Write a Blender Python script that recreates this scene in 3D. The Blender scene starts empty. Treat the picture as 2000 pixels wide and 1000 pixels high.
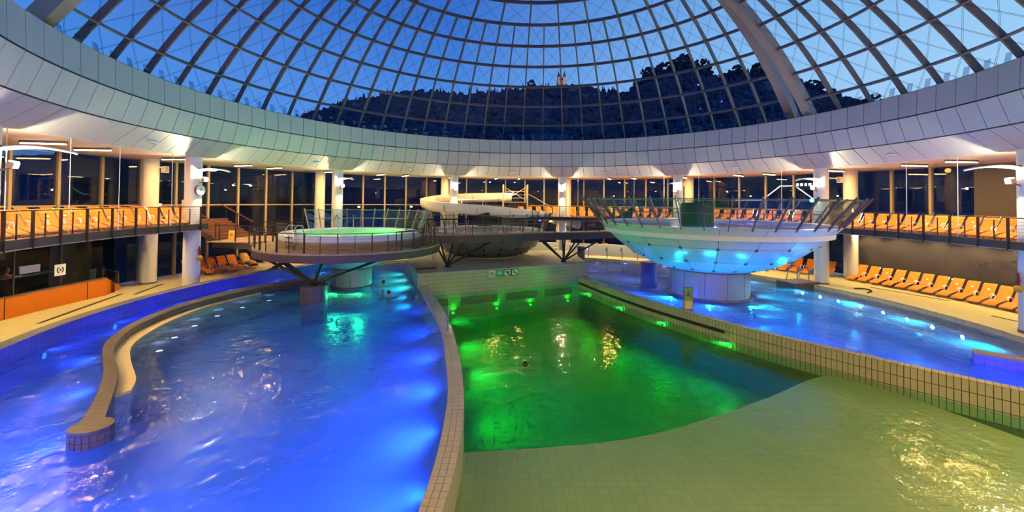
import bpy, math, random
from math import sin, cos, pi, radians as R
from mathutils import Vector, Matrix
from mathutils.geometry import delaunay_2d_cdt
random.seed(7)
S = bpy.context.scene
C = S.collection
# ------------------------------------------------------------------ camera
EYE = 5.46
CAMLOC = Vector((-1.739, -21.438, EYE))
_p, _r = 0.019047, 0.0098108
_f = Vector((0, cos(_p), sin(_p))); _u = Vector((0, -sin(_p), cos(_p))); _x = Vector((1, 0, 0))
_x2 = _x * cos(_r) + _u * sin(_r); _u2 = _u * cos(_r) - _x * sin(_r)
cam = bpy.data.cameras.new('camera'); camo = bpy.data.objects.new('camera', cam); C.objects.link(camo)
cam.sensor_width = 36; cam.lens = 815.49 / 2000 * 36
cam.shift_x = (1000 - 996.86) / 2000; cam.shift_y = (376.34 - 500) / 2000
cam.clip_start = 0.1; cam.clip_end = 3000
m = Matrix.Identity(4)
for i in range(3):
    m[i][0] = _x2[i]; m[i][1] = _u2[i]; m[i][2] = -_f[i]; m[i][3] = CAMLOC[i]
camo.matrix_world = m
S.camera = camo
# ------------------------------------------------------------------ view + world
S.view_settings.view_transform = 'Standard'; S.view_settings.look = 'None'
S.view_settings.exposure = 0.0; S.view_settings.gamma = 1.0; S.view_settings.use_curve_mapping = False
S.cycles.caustics_reflective = False; S.cycles.caustics_refractive = False
S.cycles.sample_clamp_indirect = 4.0; S.cycles.transparent_max_bounces = 20
S.cycles.max_bounces = 6; S.cycles.diffuse_bounces = 3; S.cycles.glossy_bounces = 2; S.cycles.use_adaptive_sampling = True; S.cycles.adaptive_threshold = 0.15; S.cycles.adaptive_min_samples = 12
W = bpy.data.worlds.new('dusk_sky'); S.world = W; W.use_nodes = True
SKY = 1.0
nt = W.node_tree; nt.nodes.clear()
def N(t, k, **kw):
    n = t.nodes.new(k)
    for a, b in kw.items(): setattr(n, a, b)
    return n
tc = N(nt, 'ShaderNodeTexCoord'); sep = N(nt, 'ShaderNodeSeparateXYZ'); nt.links.new(tc.outputs['Generated'], sep.inputs[0])
ramp = N(nt, 'ShaderNodeValToRGB'); nt.links.new(sep.outputs['Z'], ramp.inputs[0])
els = ramp.color_ramp.elements
els[0].position = 0.0; els[0].color = (0.14, 0.36, 0.85, 1)
els[1].position = 1.0; els[1].color = (0.006, 0.04, 0.28, 1)
for pos, c in ((0.22, (0.085, 0.30, 0.84, 1)), (0.40, (0.035, 0.17, 0.66, 1)), (0.6, (0.014, 0.09, 0.50, 1))):
    e = els.new(pos); e.color = c
# the west (to the right) still holds the last light of the day
mr = N(nt, 'ShaderNodeMapRange'); nt.links.new(sep.outputs['X'], mr.inputs[0])
mr.inputs[1].default_value = -0.12; mr.inputs[2].default_value = 0.72; mr.inputs[3].default_value = 0.0; mr.inputs[4].default_value = 1.0
mx = N(nt, 'ShaderNodeMix', data_type='RGBA', blend_type='MIX')
rw = N(nt, 'ShaderNodeValToRGB'); nt.links.new(sep.outputs['Z'], rw.inputs[0])
rw.color_ramp.elements[0].color = (0.56, 0.80, 1.0, 1); rw.color_ramp.elements[1].color = (0.02, 0.10, 0.45, 1)
e = rw.color_ramp.elements.new(0.45); e.color = (0.24, 0.58, 1.0, 1)
nt.links.new(mr.outputs[0], mx.inputs['Factor']); nt.links.new(ramp.outputs[0], mx.inputs['A']); nt.links.new(rw.outputs[0], mx.inputs['B'])
# soft cloud veils
ns = N(nt, 'ShaderNodeTexNoise'); ns.inputs['Scale'].default_value = 3.2; ns.inputs['Detail'].default_value = 5
nt.links.new(tc.outputs['Generated'], ns.inputs['Vector'])
cr = N(nt, 'ShaderNodeMapRange'); cr.inputs[1].default_value = 0.5; cr.inputs[2].default_value = 0.8; cr.inputs[4].default_value = 0.13
nt.links.new(ns.outputs[0], cr.inputs[0])
mc = N(nt, 'ShaderNodeMix', data_type='RGBA'); nt.links.new(cr.outputs[0], mc.inputs['Factor']); nt.links.new(mx.outputs['Result'], mc.inputs['A'])
mc.inputs['B'].default_value = (0.30, 0.36, 0.62, 1)
bg = N(nt, 'ShaderNodeBackground'); bg.inputs[1].default_value = SKY; nt.links.new(mc.outputs['Result'], bg.inputs[0])
wo = N(nt, 'ShaderNodeOutputWorld'); nt.links.new(bg.outputs[0], wo.inputs[0])
# lamp powers (watts): some of the pool lamps are unseen additions
P_COL, P_BAR, P_POOL, P_DOWN = 480.0, 78.0, 1.0, 330.0

# ------------------------------------------------------------------ materials
M = {}
def principled(name, col, rough=0.5, metal=0.0, var=0.0, scale=6.0, bump=0.0, spec=0.5, coat=0.0):
    mt = bpy.data.materials.new(name); mt.use_nodes = True; t = mt.node_tree
    b = t.nodes['Principled BSDF']; b.inputs['Base Color'].default_value = (*col, 1)
    b.inputs['Roughness'].default_value = rough; b.inputs['Metallic'].default_value = metal
    b.inputs['Specular IOR Level'].default_value = spec
    if coat: b.inputs['Coat Weight'].default_value = coat
    if var or bump:
        tcn = N(t, 'ShaderNodeTexCoord'); no = N(t, 'ShaderNodeTexNoise'); no.inputs['Scale'].default_value = scale; no.inputs['Detail'].default_value = 4
        t.links.new(tcn.outputs['Object'], no.inputs['Vector'])
        if var:
            mi = N(t, 'ShaderNodeMix', data_type='RGBA'); t.links.new(no.outputs[0], mi.inputs['Factor'])
            mi.inputs['A'].default_value = (*[max(0, c * (1 - var)) for c in col], 1); mi.inputs['B'].default_value = (*[min(1, c * (1 + var)) for c in col], 1)
            t.links.new(mi.outputs['Result'], b.inputs['Base Color'])
        if bump:
            bp = N(t, 'ShaderNodeBump'); bp.inputs['Strength'].default_value = bump; bp.inputs['Distance'].default_value = 0.02
            t.links.new(no.outputs[0], bp.inputs['Height']); t.links.new(bp.outputs[0], b.inputs['Normal'])
    M[name] = mt
    return mt
def tiled(name, c1, c2, mortar, w, h, rough=0.3, gap=0.03, offset=0.0):
    mt = principled(name, c1, rough); t = mt.node_tree; b = t.nodes['Principled BSDF']
    uv = N(t, 'ShaderNodeTexCoord'); br = N(t, 'ShaderNodeTexBrick')
    br.offset = offset; br.squash = 1.0
    br.inputs['Color1'].default_value = (*c1, 1); br.inputs['Color2'].default_value = (*c2, 1); br.inputs['Mortar'].default_value = (*mortar, 1)
    br.inputs['Scale'].default_value = 1.0; br.inputs['Mortar Size'].default_value = gap * min(w, h); br.inputs['Brick Width'].default_value = w; br.inputs['Row Height'].default_value = h
    br.inputs['Mortar Smooth'].default_value = 0.1
    t.links.new(uv.outputs['UV'], br.inputs['Vector']); t.links.new(br.outputs['Color'], b.inputs['Base Color'])
    bp = N(t, 'ShaderNodeBump'); bp.invert = True; bp.inputs['Strength'].default_value = 0.5; bp.inputs['Distance'].default_value = 0.01
    t.links.new(br.outputs['Fac'], bp.inputs['Height']); t.links.new(bp.outputs[0], b.inputs['Normal'])
    return mt
def emit(name, col, k):
    mt = bpy.data.materials.new(name); mt.use_nodes = True; t = mt.node_tree; t.nodes.clear()
    e = N(t, 'ShaderNodeEmission'); e.inputs[0].default_value = (*col, 1); e.inputs[1].default_value = k
    o = N(t, 'ShaderNodeOutputMaterial'); t.links.new(e.outputs[0], o.inputs[0]); M[name] = mt; mt.cycles.emission_sampling = 'NONE'
    return mt
def schlick(t, f0, k, bump=None):
    lw = N(t, 'ShaderNodeLayerWeight'); lw.inputs[0].default_value = 0.5
    if bump: t.links.new(bump.outputs[0], lw.inputs['Normal'])
    pw_ = N(t, 'ShaderNodeMath', operation='POWER'); pw_.inputs[1].default_value = 5.0; t.links.new(lw.outputs['Facing'], pw_.inputs[0])
    ma = N(t, 'ShaderNodeMath', operation='MULTIPLY_ADD', use_clamp=True); ma.inputs[1].default_value = k; ma.inputs[2].default_value = f0; t.links.new(pw_.outputs[0], ma.inputs[0])
    return ma
def clear_glass(name, tint, refl=1.0, rough=0.0):
    mt = bpy.data.materials.new(name); mt.use_nodes = True; t = mt.node_tree; t.nodes.clear()
    tr = N(t, 'ShaderNodeBsdfTransparent'); tr.inputs[0].default_value = (*tint, 1)
    gl = N(t, 'ShaderNodeBsdfGlossy'); gl.inputs['Roughness'].default_value = rough
    mu = schlick(t, 0.04 * refl, 0.85 * min(refl, 1.0))
    ms = N(t, 'ShaderNodeMixShader'); t.links.new(mu.outputs[0], ms.inputs[0]); t.links.new(tr.outputs[0], ms.inputs[1]); t.links.new(gl.outputs[0], ms.inputs[2])
    o = N(t, 'ShaderNodeOutputMaterial'); t.links.new(ms.outputs[0], o.inputs[0]); M[name] = mt
    return mt
def water(name, tint, milk, milk_fac, absorb, density, wave=2.2, bump=0.25, rough=0.05, glow=None, back=0.35):
    """pool water: clear with absorption, a little milky with air bubbles, rippled and glossy on top"""
    mt = bpy.data.materials.new(name); mt.use_nodes = True; t = mt.node_tree; t.nodes.clear()
    tcn = N(t, 'ShaderNodeTexCoord')
    n1 = N(t, 'ShaderNodeTexNoise'); n1.inputs['Scale'].default_value = wave; n1.inputs['Detail'].default_value = 4; n1.inputs['Distortion'].default_value = 0.6
    n2 = N(t, 'ShaderNodeTexNoise'); n2.inputs['Scale'].default_value = wave * 0.14; n2.inputs['Detail'].default_value = 3
    t.links.new(tcn.outputs['Object'], n1.inputs['Vector']); t.links.new(tcn.outputs['Object'], n2.inputs['Vector'])
    bp = N(t, 'ShaderNodeBump'); bp.inputs['Strength'].default_value = bump; bp.inputs['Distance'].default_value = 0.08
    t.links.new(n1.outputs[0], bp.inputs['Height'])
    tr = N(t, 'ShaderNodeBsdfTransparent'); tr.inputs[0].default_value = (*tint, 1)
    tl = N(t, 'ShaderNodeBsdfTranslucent'); tl.inputs[0].default_value = (*(glow or milk), 1)
    df = N(t, 'ShaderNodeBsdfDiffuse'); df.inputs[0].default_value = (*milk, 1)
    mk = N(t, 'ShaderNodeMixShader'); mk.inputs[0].default_value = back; t.links.new(tl.outputs[0], mk.inputs[1]); t.links.new(df.outputs[0], mk.inputs[2])
    mr_ = N(t, 'ShaderNodeMapRange'); mr_.inputs[1].default_value = 0.3; mr_.inputs[2].default_value = 0.7
    mr_.inputs[3].default_value = milk_fac * 0.6; mr_.inputs[4].default_value = min(1, milk_fac * 1.4); t.links.new(n2.outputs[0], mr_.inputs[0])
    m1 = N(t, 'ShaderNodeMixShader'); t.links.new(mr_.outputs[0], m1.inputs[0]); t.links.new(tr.outputs[0], m1.inputs[1]); t.links.new(mk.outputs[0], m1.inputs[2])
    gl = N(t, 'ShaderNodeBsdfGlossy'); gl.inputs['Roughness'].default_value = rough; t.links.new(bp.outputs[0], gl.inputs['Normal'])
    fr = schlick(t, 0.02, 0.9, bp)
    m2 = N(t, 'ShaderNodeMixShader'); t.links.new(fr.outputs[0], m2.inputs[0]); t.links.new(m1.outputs[0], m2.inputs[1]); t.links.new(gl.outputs[0], m2.inputs[2])
    o = N(t, 'ShaderNodeOutputMaterial'); t.links.new(m2.outputs[0], o.inputs[0])
    if density:
        va = N(t, 'ShaderNodeVolumeAbsorption'); va.inputs[0].default_value = (*absorb, 1); va.inputs[1].default_value = density
        t.links.new(va.outputs[0], o.inputs[1])
    M[name] = mt
    return mt
principled('panel', (0.50, 0.53, 0.53), 0.42, var=0.03, scale=2)
principled('backing', (0.05, 0.05, 0.055), 0.8)
principled('soffit', (0.80, 0.72, 0.56), 0.6, var=0.04, scale=1)
principled('steel', (0.16, 0.125, 0.115), 0.45, var=0.12, scale=3)
principled('steel_light', (0.36, 0.29, 0.26), 0.4, var=0.1, scale=3)
principled('dark_steel', (0.03, 0.03, 0.035), 0.5, var=0.2, scale=4)
principled('rail_steel', (0.035, 0.022, 0.020), 0.35, 0.3, var=0.1)
principled('chrome', (0.75, 0.74, 0.72), 0.15, 1.0)
principled('column_white', (0.86, 0.83, 0.76), 0.55, var=0.03, scale=2)
principled('white', (0.85, 0.84, 0.82), 0.4, var=0.03)
principled('orange_fabric', (0.88, 0.215, 0.008), 0.7, var=0.12, scale=14, bump=0.15)
principled('emblem_amber', (0.85, 0.30, 0.02), 0.6)
principled('red_fabric', (0.35, 0.02, 0.015), 0.7)
principled('orange_wall', (0.78, 0.20, 0.012), 0.45, var=0.10, scale=1.4)
principled('balcony_floor', (0.42, 0.22, 0.10), 0.5, var=0.2, scale=2)
principled('edge_dark', (0.035, 0.026, 0.03), 0.5, var=0.2)
principled('wood_deck', (0.40, 0.27, 0.15), 0.55, var=0.25, scale=5, bump=0.2)
principled('wood_red', (0.17, 0.06, 0.028), 0.5, var=0.25, scale=6)
principled('fascia_brown', (0.085, 0.058, 0.052), 0.55, var=0.12, scale=3)
principled('dark_wall', (0.055, 0.048, 0.052), 0.35, var=0.12, scale=0.8)
principled('brown_wall', (0.06, 0.05, 0.045), 0.6, var=0.08, scale=0.7)
principled('mullion', (0.42, 0.33, 0.18), 0.45, var=0.1)
principled('cable_dark', (0.02, 0.02, 0.03), 0.9, spec=0.1)
principled('black', (0.012, 0.012, 0.014), 0.5)
principled('night_ground', (0.006, 0.008, 0.010), 0.95, var=0.3, scale=0.2)
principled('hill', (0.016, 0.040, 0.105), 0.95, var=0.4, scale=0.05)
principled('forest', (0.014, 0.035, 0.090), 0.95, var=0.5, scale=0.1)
principled('skin', (0.42, 0.22, 0.14), 0.55)
principled('hair', (0.015, 0.010, 0.008), 0.6)
principled('cloth_dark', (0.04, 0.05, 0.07), 0.8)
principled('stone', (0.75, 0.6, 0.45), 0.8, var=0.1)
principled('wall_pale', (0.62, 0.62, 0.66), 0.8, var=0.08)
principled('roof_dark', (0.05, 0.04, 0.045), 0.7)
principled('yellow', (0.85, 0.50, 0.04), 0.5)
principled('towel', (0.85, 0.42, 0.12), 0.85, var=0.35, scale=7, bump=0.4)
principled('slide_white', (0.84, 0.80, 0.73), 0.3, var=0.03, coat=0.3)
principled('bench_cream', (0.78, 0.60, 0.26), 0.45, var=0.1)
principled('coping', (0.20, 0.16, 0.14), 0.45, var=0.15, scale=4)
principled('sign_green', (0.10, 0.45, 0.12), 0.5)
principled('sign_yellow', (0.80, 0.58, 0.05), 0.5)
principled('sign_blue', (0.10, 0.25, 0.65), 0.5)
principled('sign_teal', (0.08, 0.50, 0.45), 0.5)
principled('mortar', (0.10, 0.09, 0.055), 0.8, var=0.1)
principled('tile_piece', (0.52, 0.47, 0.28), 0.3, var=0.08, scale=1.3)
principled('tile_grey', (0.11, 0.095, 0.105), 0.35, var=0.12, scale=1.5)
principled('pedestal_metal', (0.30, 0.33, 0.28), 0.35, 0.2, var=0.06, scale=1.5)
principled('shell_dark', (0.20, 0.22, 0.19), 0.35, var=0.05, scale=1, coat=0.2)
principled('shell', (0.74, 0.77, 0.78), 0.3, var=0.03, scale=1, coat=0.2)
tiled('deck_tile', (0.84, 0.70, 0.33), (0.80, 0.66, 0.31), (0.62, 0.50, 0.23), 0.45, 0.45, 0.35, 0.03)
tiled('cream_tile', (0.60, 0.58, 0.40), (0.56, 0.54, 0.37), (0.25, 0.24, 0.15), 0.16, 0.26, 0.3, 0.06)
tiled('pool_tile', (0.18, 0.36, 0.74), (0.16, 0.33, 0.70), (0.11, 0.24, 0.55), 0.25, 0.25, 0.4, 0.04)
tiled('wave_tile', (0.66, 0.56, 0.29), (0.62, 0.53, 0.27), (0.53, 0.45, 0.23), 0.25, 0.25, 0.4, 0.04)
tiled('blue_glow_tile', (0.10, 0.12, 0.62), (0.09, 0.10, 0.55), (0.05, 0.05, 0.3), 0.25, 0.25, 0.35, 0.03)  # blue of the underwater lamps put into the tile colour
tiled('grey_tile', (0.085, 0.075, 0.09), (0.075, 0.065, 0.08), (0.13, 0.12, 0.13), 0.2, 0.2, 0.35, 0.06)
tiled('step_tile', (0.42, 0.42, 0.48), (0.38, 0.38, 0.45), (0.25, 0.25, 0.3), 0.25, 0.25, 0.4, 0.05)
tiled('brown_tile', (0.13, 0.10, 0.085), (0.115, 0.09, 0.075), (0.065, 0.05, 0.045), 0.2, 0.2, 0.4, 0.05)
clear_glass('dome_glass', (0.95, 0.965, 0.98), 0.35)
clear_glass('window_glass', (0.62, 0.64, 0.66), 1.2)
clear_glass('rail_glass', (0.84, 0.90, 0.90), 2.2)
clear_glass('booth_glass', (0.45, 0.50, 0.50), 1.2)
clear_glass('fin_glass', (0.75, 0.80, 0.86), 2.2)
water('pool_water', (0.72, 0.88, 1.0), (0.05, 0.14, 0.60), 0.42, (0.30, 0.66, 0.98), 0.18, 2.0, 0.75, 0.09, (0.55, 0.75, 1.0), 0.3)
water('wave_water', (0.92, 0.98, 0.86), (0.03, 0.16, 0.06), 0.20, (0.14, 0.90, 0.38), 0.60, 1.8, 0.45, 0.07, (0.3, 0.9, 0.4), 0.25)
water('tub_water', (0.9, 1.0, 0.95), (0.8, 0.95, 0.9), 0.5, (1, 1, 1), 0.0, 4.0, 0.5, 0.08)
WARM = (1.0, 0.58, 0.16)
emit('lamp_warm', (1.0, 0.80, 0.46), 60.0)
emit('bar_warm', (1.0, 0.74, 0.36), 14.0)
emit('led_blue', (0.05, 0.26, 1.0), 2.6)
emit('led_cyan', (0.04, 0.9, 0.8), 2.6)
emit('led_green', (0.015, 1.0, 0.07), 3.0)
emit('led_white', (0.7, 0.85, 1.0), 4.0)
emit('led_violet', (0.30, 0.28, 1.0), 3.2)
emit('led_red', (1.0, 0.05, 0.03), 4.0)
emit('window_lit', (1.0, 0.62, 0.22), 2.2)
emit('street_lamp', (1.0, 0.42, 0.08), 4.0)
emit('neon_white', (0.9, 0.95, 1.0), 4.0)
emit('screen', (0.80, 0.50, 0.55), 1.6)
emit('exit_green', (0.35, 1.0, 0.35), 8.0)

# ------------------------------------------------------------------ mesh helpers
def pol(r, az, z=0.0): return Vector((r * sin(R(az)), r * cos(R(az)), z))
class MB:
    def __init__(s): s.v = []; s.f = []; s.uv = []
    def add(s, vs, fs, uvs=None):
        k = len(s.v); s.v += [tuple(x) for x in vs]
        for i, f in enumerate(fs):
            s.f.append(tuple(k + j for j in f)); s.uv.append(uvs[i] if uvs else None)
        return s
    def obox(s, c, ex, ey, ez):
        c = Vector(c); ex = Vector(ex) / 2; ey = Vector(ey) / 2; ez = Vector(ez) / 2
        vs = [c + a * ex + b * ey + d * ez for d in (-1, 1) for a, b in ((-1, -1), (1, -1), (1, 1), (-1, 1))]
        return s.add(vs, [(3, 2, 1, 0), (4, 5, 6, 7), (0, 1, 5, 4), (1, 2, 6, 5), (2, 3, 7, 6), (3, 0, 4, 7)])
    def box(s, c, sx, sy, sz, rz=0):
        a = R(rz); return s.obox(c, (sx * cos(a), sx * sin(a), 0), (-sy * sin(a), sy * cos(a), 0), (0, 0, sz))
    def bar(s, p, q, w, h, up=(0, 0, 1)):
        p = Vector(p); q = Vector(q); d = q - p; up = Vector(up)
        if abs(d.normalized().dot(up)) > 0.99: up = Vector((1, 0, 0))
        x = d.cross(up).normalized(); y = x.cross(d).normalized()
        return s.obox((p + q) / 2, x * w, y * h, d)
    def tube(s, pts, r, n=8, cap=True):
        pts = [Vector(p) for p in pts]; rings = []
        rr = r if isinstance(r, (list, tuple)) else [r] * len(pts)
        t0 = (pts[1] - pts[0]).normalized(); a = Vector((0, 0, 1)) if abs(t0.z) < 0.9 else Vector((1, 0, 0))
        nx = t0.cross(a).normalized()
        for i, p in enumerate(pts):
            t = (pts[min(i + 1, len(pts) - 1)] - pts[max(i - 1, 0)]).normalized()
            nx = (nx - t * nx.dot(t)).normalized(); ny = t.cross(nx)
            rings.append([p + (nx * cos(2 * pi * k / n) + ny * sin(2 * pi * k / n)) * rr[i] for k in range(n)])
        vs = [v for g in rings for v in g]; fs = []
        for i in range(len(pts) - 1):
            for k in range(n): fs.append((i * n + k, i * n + (k + 1) % n, (i + 1) * n + (k + 1) % n, (i + 1) * n + k))
        if cap: fs += [tuple(reversed(range(n))), tuple(range((len(pts) - 1) * n, len(pts) * n))]
        return s.add(vs, fs)
    def cyl(s, p, q, r, n=16, r2=None): return s.tube([p, q], [r, r if r2 is None else r2], n)
    def lathe(s, prof, n=48, c=(0, 0), a0=0, a1=360, close=False):
        full = abs(a1 - a0) >= 359.99; m_ = n if full else n + 1; vs = []; fs = []; us = []
        pr = list(prof) + ([prof[0]] if close else [])
        L = [0]
        for i in range(1, len(pr)): L.append(L[-1] + math.hypot(pr[i][0] - pr[i - 1][0], pr[i][1] - pr[i - 1][1]))
        base = prof
        for k in range(m_):
            az = R(a0 + (a1 - a0) * k / n)
            for r, z in base: vs.append((c[0] + r * sin(az), c[1] + r * cos(az), z))
        q = len(base)
        for k in range(n):
            k2 = (k + 1) % m_
            for i in range(len(pr) - 1):
                j = (i + 1) % q
                fs.append((k * q + i, k2 * q + i, k2 * q + j, k * q + j))
                rr = max(pr[i][0], pr[i + 1][0], 0.01); u0 = R((a1 - a0) * k / n) * rr; u1 = R((a1 - a0) * (k + 1) / n) * rr
                us.append([(u0, L[i]), (u1, L[i]), (u1, L[i + 1]), (u0, L[i + 1])])
        if close and not full:
            fs += [tuple(range(q)), tuple(reversed(range((m_ - 1) * q, m_ * q)))]; us += [None, None]
        return s.add(vs, fs, us)
    def sector(s, r0, r1, z0, z1, a0, a1, n=24):
        return s.lathe([(r0, z0), (r1, z0), (r1, z1), (r0, z1)], n, a0=a0, a1=a1, close=True)
    def disc(s, r, z, n=32, c=(0, 0)):
        return s.add([(c[0] + r * sin(2 * pi * k / n), c[1] + r * cos(2 * pi * k / n), z) for k in range(n)][::-1], [tuple(range(n))])
    def prism(s, poly, z0, z1, top=True, bottom=True):
        a = sum(poly[i][0] * poly[(i + 1) % len(poly)][1] - poly[(i + 1) % len(poly)][0] * poly[i][1] for i in range(len(poly)))
        if a < 0: poly = list(reversed(poly))
        n = len(poly); vs = [(x, y, z0) for x, y in poly] + [(x, y, z1) for x, y in poly]; fs = []; us = []; L = 0
        for i in range(n):
            j = (i + 1) % n; d = math.hypot(poly[j][0] - poly[i][0], poly[j][1] - poly[i][1])
            fs.append((i, j, n + j, n + i)); us.append([(L, z0), (L + d, z0), (L + d, z1), (L, z1)]); L += d
        if top: fs.append(tuple(range(n, 2 * n))); us.append([tuple(p) for p in poly])
        if bottom: fs.append(tuple(reversed(range(n)))); us.append([tuple(p) for p in reversed(poly)])
        return s.add(vs, fs, us)
    def basin(s, poly, z0, z1, grid=1.6):
        """prism over a large outline, its top and bottom cut into well shaped triangles"""
        a = sum(poly[i][0] * poly[(i + 1) % len(poly)][1] - poly[(i + 1) % len(poly)][0] * poly[i][1] for i in range(len(poly)))
        if a < 0: poly = list(reversed(poly))
        n = len(poly)
        def inside(x, y):
            c = False
            for i in range(n):
                (x1, y1), (x2, y2) = poly[i], poly[(i + 1) % n]
                if (y1 > y) != (y2 > y) and x < (x2 - x1) * (y - y1) / (y2 - y1) + x1: c = not c
            return c
        def clear(x, y): return all((x - p[0]) ** 2 + (y - p[1]) ** 2 > (grid * 0.45) ** 2 for p in poly)
        pts = [Vector(p) for p in poly]; k = int(21 / grid) + 1
        for i in range(-k, k + 1):
            for j in range(-k, k + 1):
                x, y = i * grid + (0.5 * grid if j % 2 else 0), j * grid
                if inside(x, y) and clear(x, y): pts.append(Vector((x, y)))
        V, E_, F_, _, _, _ = delaunay_2d_cdt(pts, [(i, (i + 1) % n) for i in range(n)], [], 0, 1e-5)
        tri = [f for f in F_ if inside(*(sum((V[i] for i in f), Vector((0, 0))) / len(f)))]
        s.add([(v.x, v.y, z1) for v in V], tri); s.add([(v.x, v.y, z0) for v in V], [tuple(reversed(f)) for f in tri])
        return s.prism(poly, z0, z1, False, False)
    def sphere(s, c, r, nu=12, nv=8, sc=(1, 1, 1)):
        vs = []; fs = []
        for j in range(nv + 1):
            for i in range(nu):
                th = pi * j / nv; ph = 2 * pi * i / nu
                vs.append((c[0] + r * sc[0] * sin(th) * cos(ph), c[1] + r * sc[1] * sin(th) * sin(ph), c[2] + r * sc[2] * cos(th)))
        for j in range(nv):
            for i in range(nu): fs.append((j * nu + i, (j + 1) * nu + i, (j + 1) * nu + (i + 1) % nu, j * nu + (i + 1) % nu))
        return s.add(vs, fs)
    def mesh(s, name, smooth=35):
        me = bpy.data.meshes.new(name); me.from_pydata(s.v, [], s.f)
        ul = me.uv_layers.new(name='UVMap'); d = []
        for f, uv in zip(s.f, s.uv):
            if uv: d += [c for p in uv for c in p]
            else:
                for i in f: d += [s.v[i][0], s.v[i][1]]
        ul.data.foreach_set('uv', d)
        if smooth:
            me.polygons.foreach_set('use_smooth', [True] * len(me.polygons)); me.set_sharp_from_angle(angle=R(smooth))
        me.update()
        return me
    def build(s, name, mat, parent=None, smooth=35, **kw): return put(s.mesh(name, smooth), name, mat, parent, **kw)
VARIANT = {}
def put(me, name, mat, parent=None, loc=None, rz=None, az=None):
    if mat:
        if not me.materials: me.materials.append(M[mat])
        elif me.materials[0] != M[mat]:
            key = (me.name, mat)
            if key not in VARIANT:
                VARIANT[key] = me.copy(); VARIANT[key].materials.clear(); VARIANT[key].materials.append(M[mat])
            me = VARIANT[key]
    o = bpy.data.objects.new(name, me); C.objects.link(o)
    if parent: o.parent = parent
    if loc is not None: o.location = loc
    if rz is not None: o.rotation_euler.z = R(rz)
    if az is not None: o.rotation_euler.z = -R(az)
    return o
def tag(o, label, cat=None, group=None, kind=None):
    o['label'] = label
    if cat: o['category'] = cat
    if group: o['group'] = group
    if kind: o['kind'] = kind
    return o
def thing(name, label, cat, loc=(0, 0, 0), rz=0, group=None, kind=None):
    o = bpy.data.objects.new(name, None); C.objects.link(o); o.location = loc; o.rotation_euler.z = R(rz); o.empty_display_size = 0.1
    return tag(o, label, cat, group, kind)
def dup(root, loc, rz, label):
    r = root.copy(); C.objects.link(r); r.location = loc; r.rotation_euler.z = R(rz); r['label'] = label
    for ch in list(root.children):
        c = ch.copy(); C.objects.link(c); c.parent = r
        for g in list(ch.children):
            d = g.copy(); C.objects.link(d); d.parent = c
    return r
ONES = 'first second third fourth fifth sixth seventh eighth ninth tenth eleventh twelfth thirteenth fourteenth fifteenth sixteenth seventeenth eighteenth nineteenth'.split()
def nth(i):
    if i <= 19: return ONES[i - 1]
    t = ['twent', 'thirt', 'fort', 'fift', 'sixt', 'sevent'][i // 10 - 2]
    return t + 'ieth' if i % 10 == 0 else t + 'y-' + ONES[i % 10 - 1]
def point(name, loc, col, w, rad, parent=None, spot=None, aim=None):
    l = bpy.data.lights.new(name, 'SPOT' if spot else 'POINT'); l.color = col; l.energy = w; l.shadow_soft_size = rad
    o = bpy.data.objects.new(name, l); C.objects.link(o); o.location = loc
    if spot:
        l.spot_size = R(spot); l.spot_blend = 0.5; o.rotation_euler = Vector(aim).to_track_quat('-Z', 'Y').to_euler()
    if parent: o.parent = parent
    return o
def offset_path(pts, d):
    out = []
    for i, p in enumerate(pts):
        a = Vector(pts[max(i - 1, 0)]); b = Vector(pts[min(i + 1, len(pts) - 1)]); t = (b - a).normalized()
        out.append((p[0] - t.y * d, p[1] + t.x * d))
    return out
def smooth_path(pts, k=4):
    P = [Vector(p) for p in pts]; out = []
    for i in range(len(P) - 1):
        p0 = P[max(i - 1, 0)]; p1 = P[i]; p2 = P[i + 1]; p3 = P[min(i + 2, len(P) - 1)]
        for j in range(k):
            t = j / k
            out.append(0.5 * ((2 * p1) + (p2 - p0) * t + (2 * p0 - 5 * p1 + 4 * p2 - p3) * t * t + (3 * p1 - p0 - 3 * p2 + p3) * t ** 3))
    out.append(P[-1])
    return [tuple(p) for p in out]

# ================================================================== SETTING
# ------------------------------------------------------------------ fascia ring (three rows of cladding panels) and soffit
RA, ZA, RB_, ZB, RC_, ZC_, RD_, ZD = 19.0, 11.332, 18.95, 10.037, 19.385, 8.798, 20.586, 7.88
AZ0 = 9.604
fascia = thing('trim_1', 'ring of pale cladding panels hanging below the glass dome', None, kind='structure')
MB().lathe([(RA + 0.05, ZA), (RB_ + 0.06, ZB), (RC_ + 0.07, ZC_), (RD_ + 0.06, ZD + 0.06)], 120).build('backing', 'backing', fascia)
def panel_mesh(r0, z0, r1, z1, name):
    g = 0.018; d = Vector((r1 - r0, z1 - z0)); dn = d.normalized(); nr = Vector((-dn.y, dn.x))
    if nr.x > 0: nr = -nr
    a = R(1.5); vs = []
    for th, (rr, zz) in ((0.0, (0, 0)), (0.03, (0, 0))):
        for e, sg in ((0, -1), (0, 1), (1, 1), (1, -1)):
            q = Vector((r0, z0)) + d * e + dn * (g * 2 if e == 0 else -g * 2) + nr * (0.0 - th)
            vs.append((sg * (q.x * sin(a) - g), q.x * cos(a), q.y))
    return MB().add(vs, [(0, 1, 2, 3), (7, 6, 5, 4), (0, 4, 5, 1), (1, 5, 6, 2), (2, 6, 7, 3), (3, 7, 4, 0)]).mesh(name, 0)
rows = [panel_mesh(RA, ZA, RB_, ZB, 'upper_panel'), panel_mesh(RB_, ZB, RC_, ZC_, 'middle_panel'), panel_mesh(RC_, ZC_, RD_, ZD, 'lower_panel')]
for k in range(-44, 38):
    for me in rows: put(me, 'panel', 'panel', fascia, az=AZ0 + 3 * k + 1.5)
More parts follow.
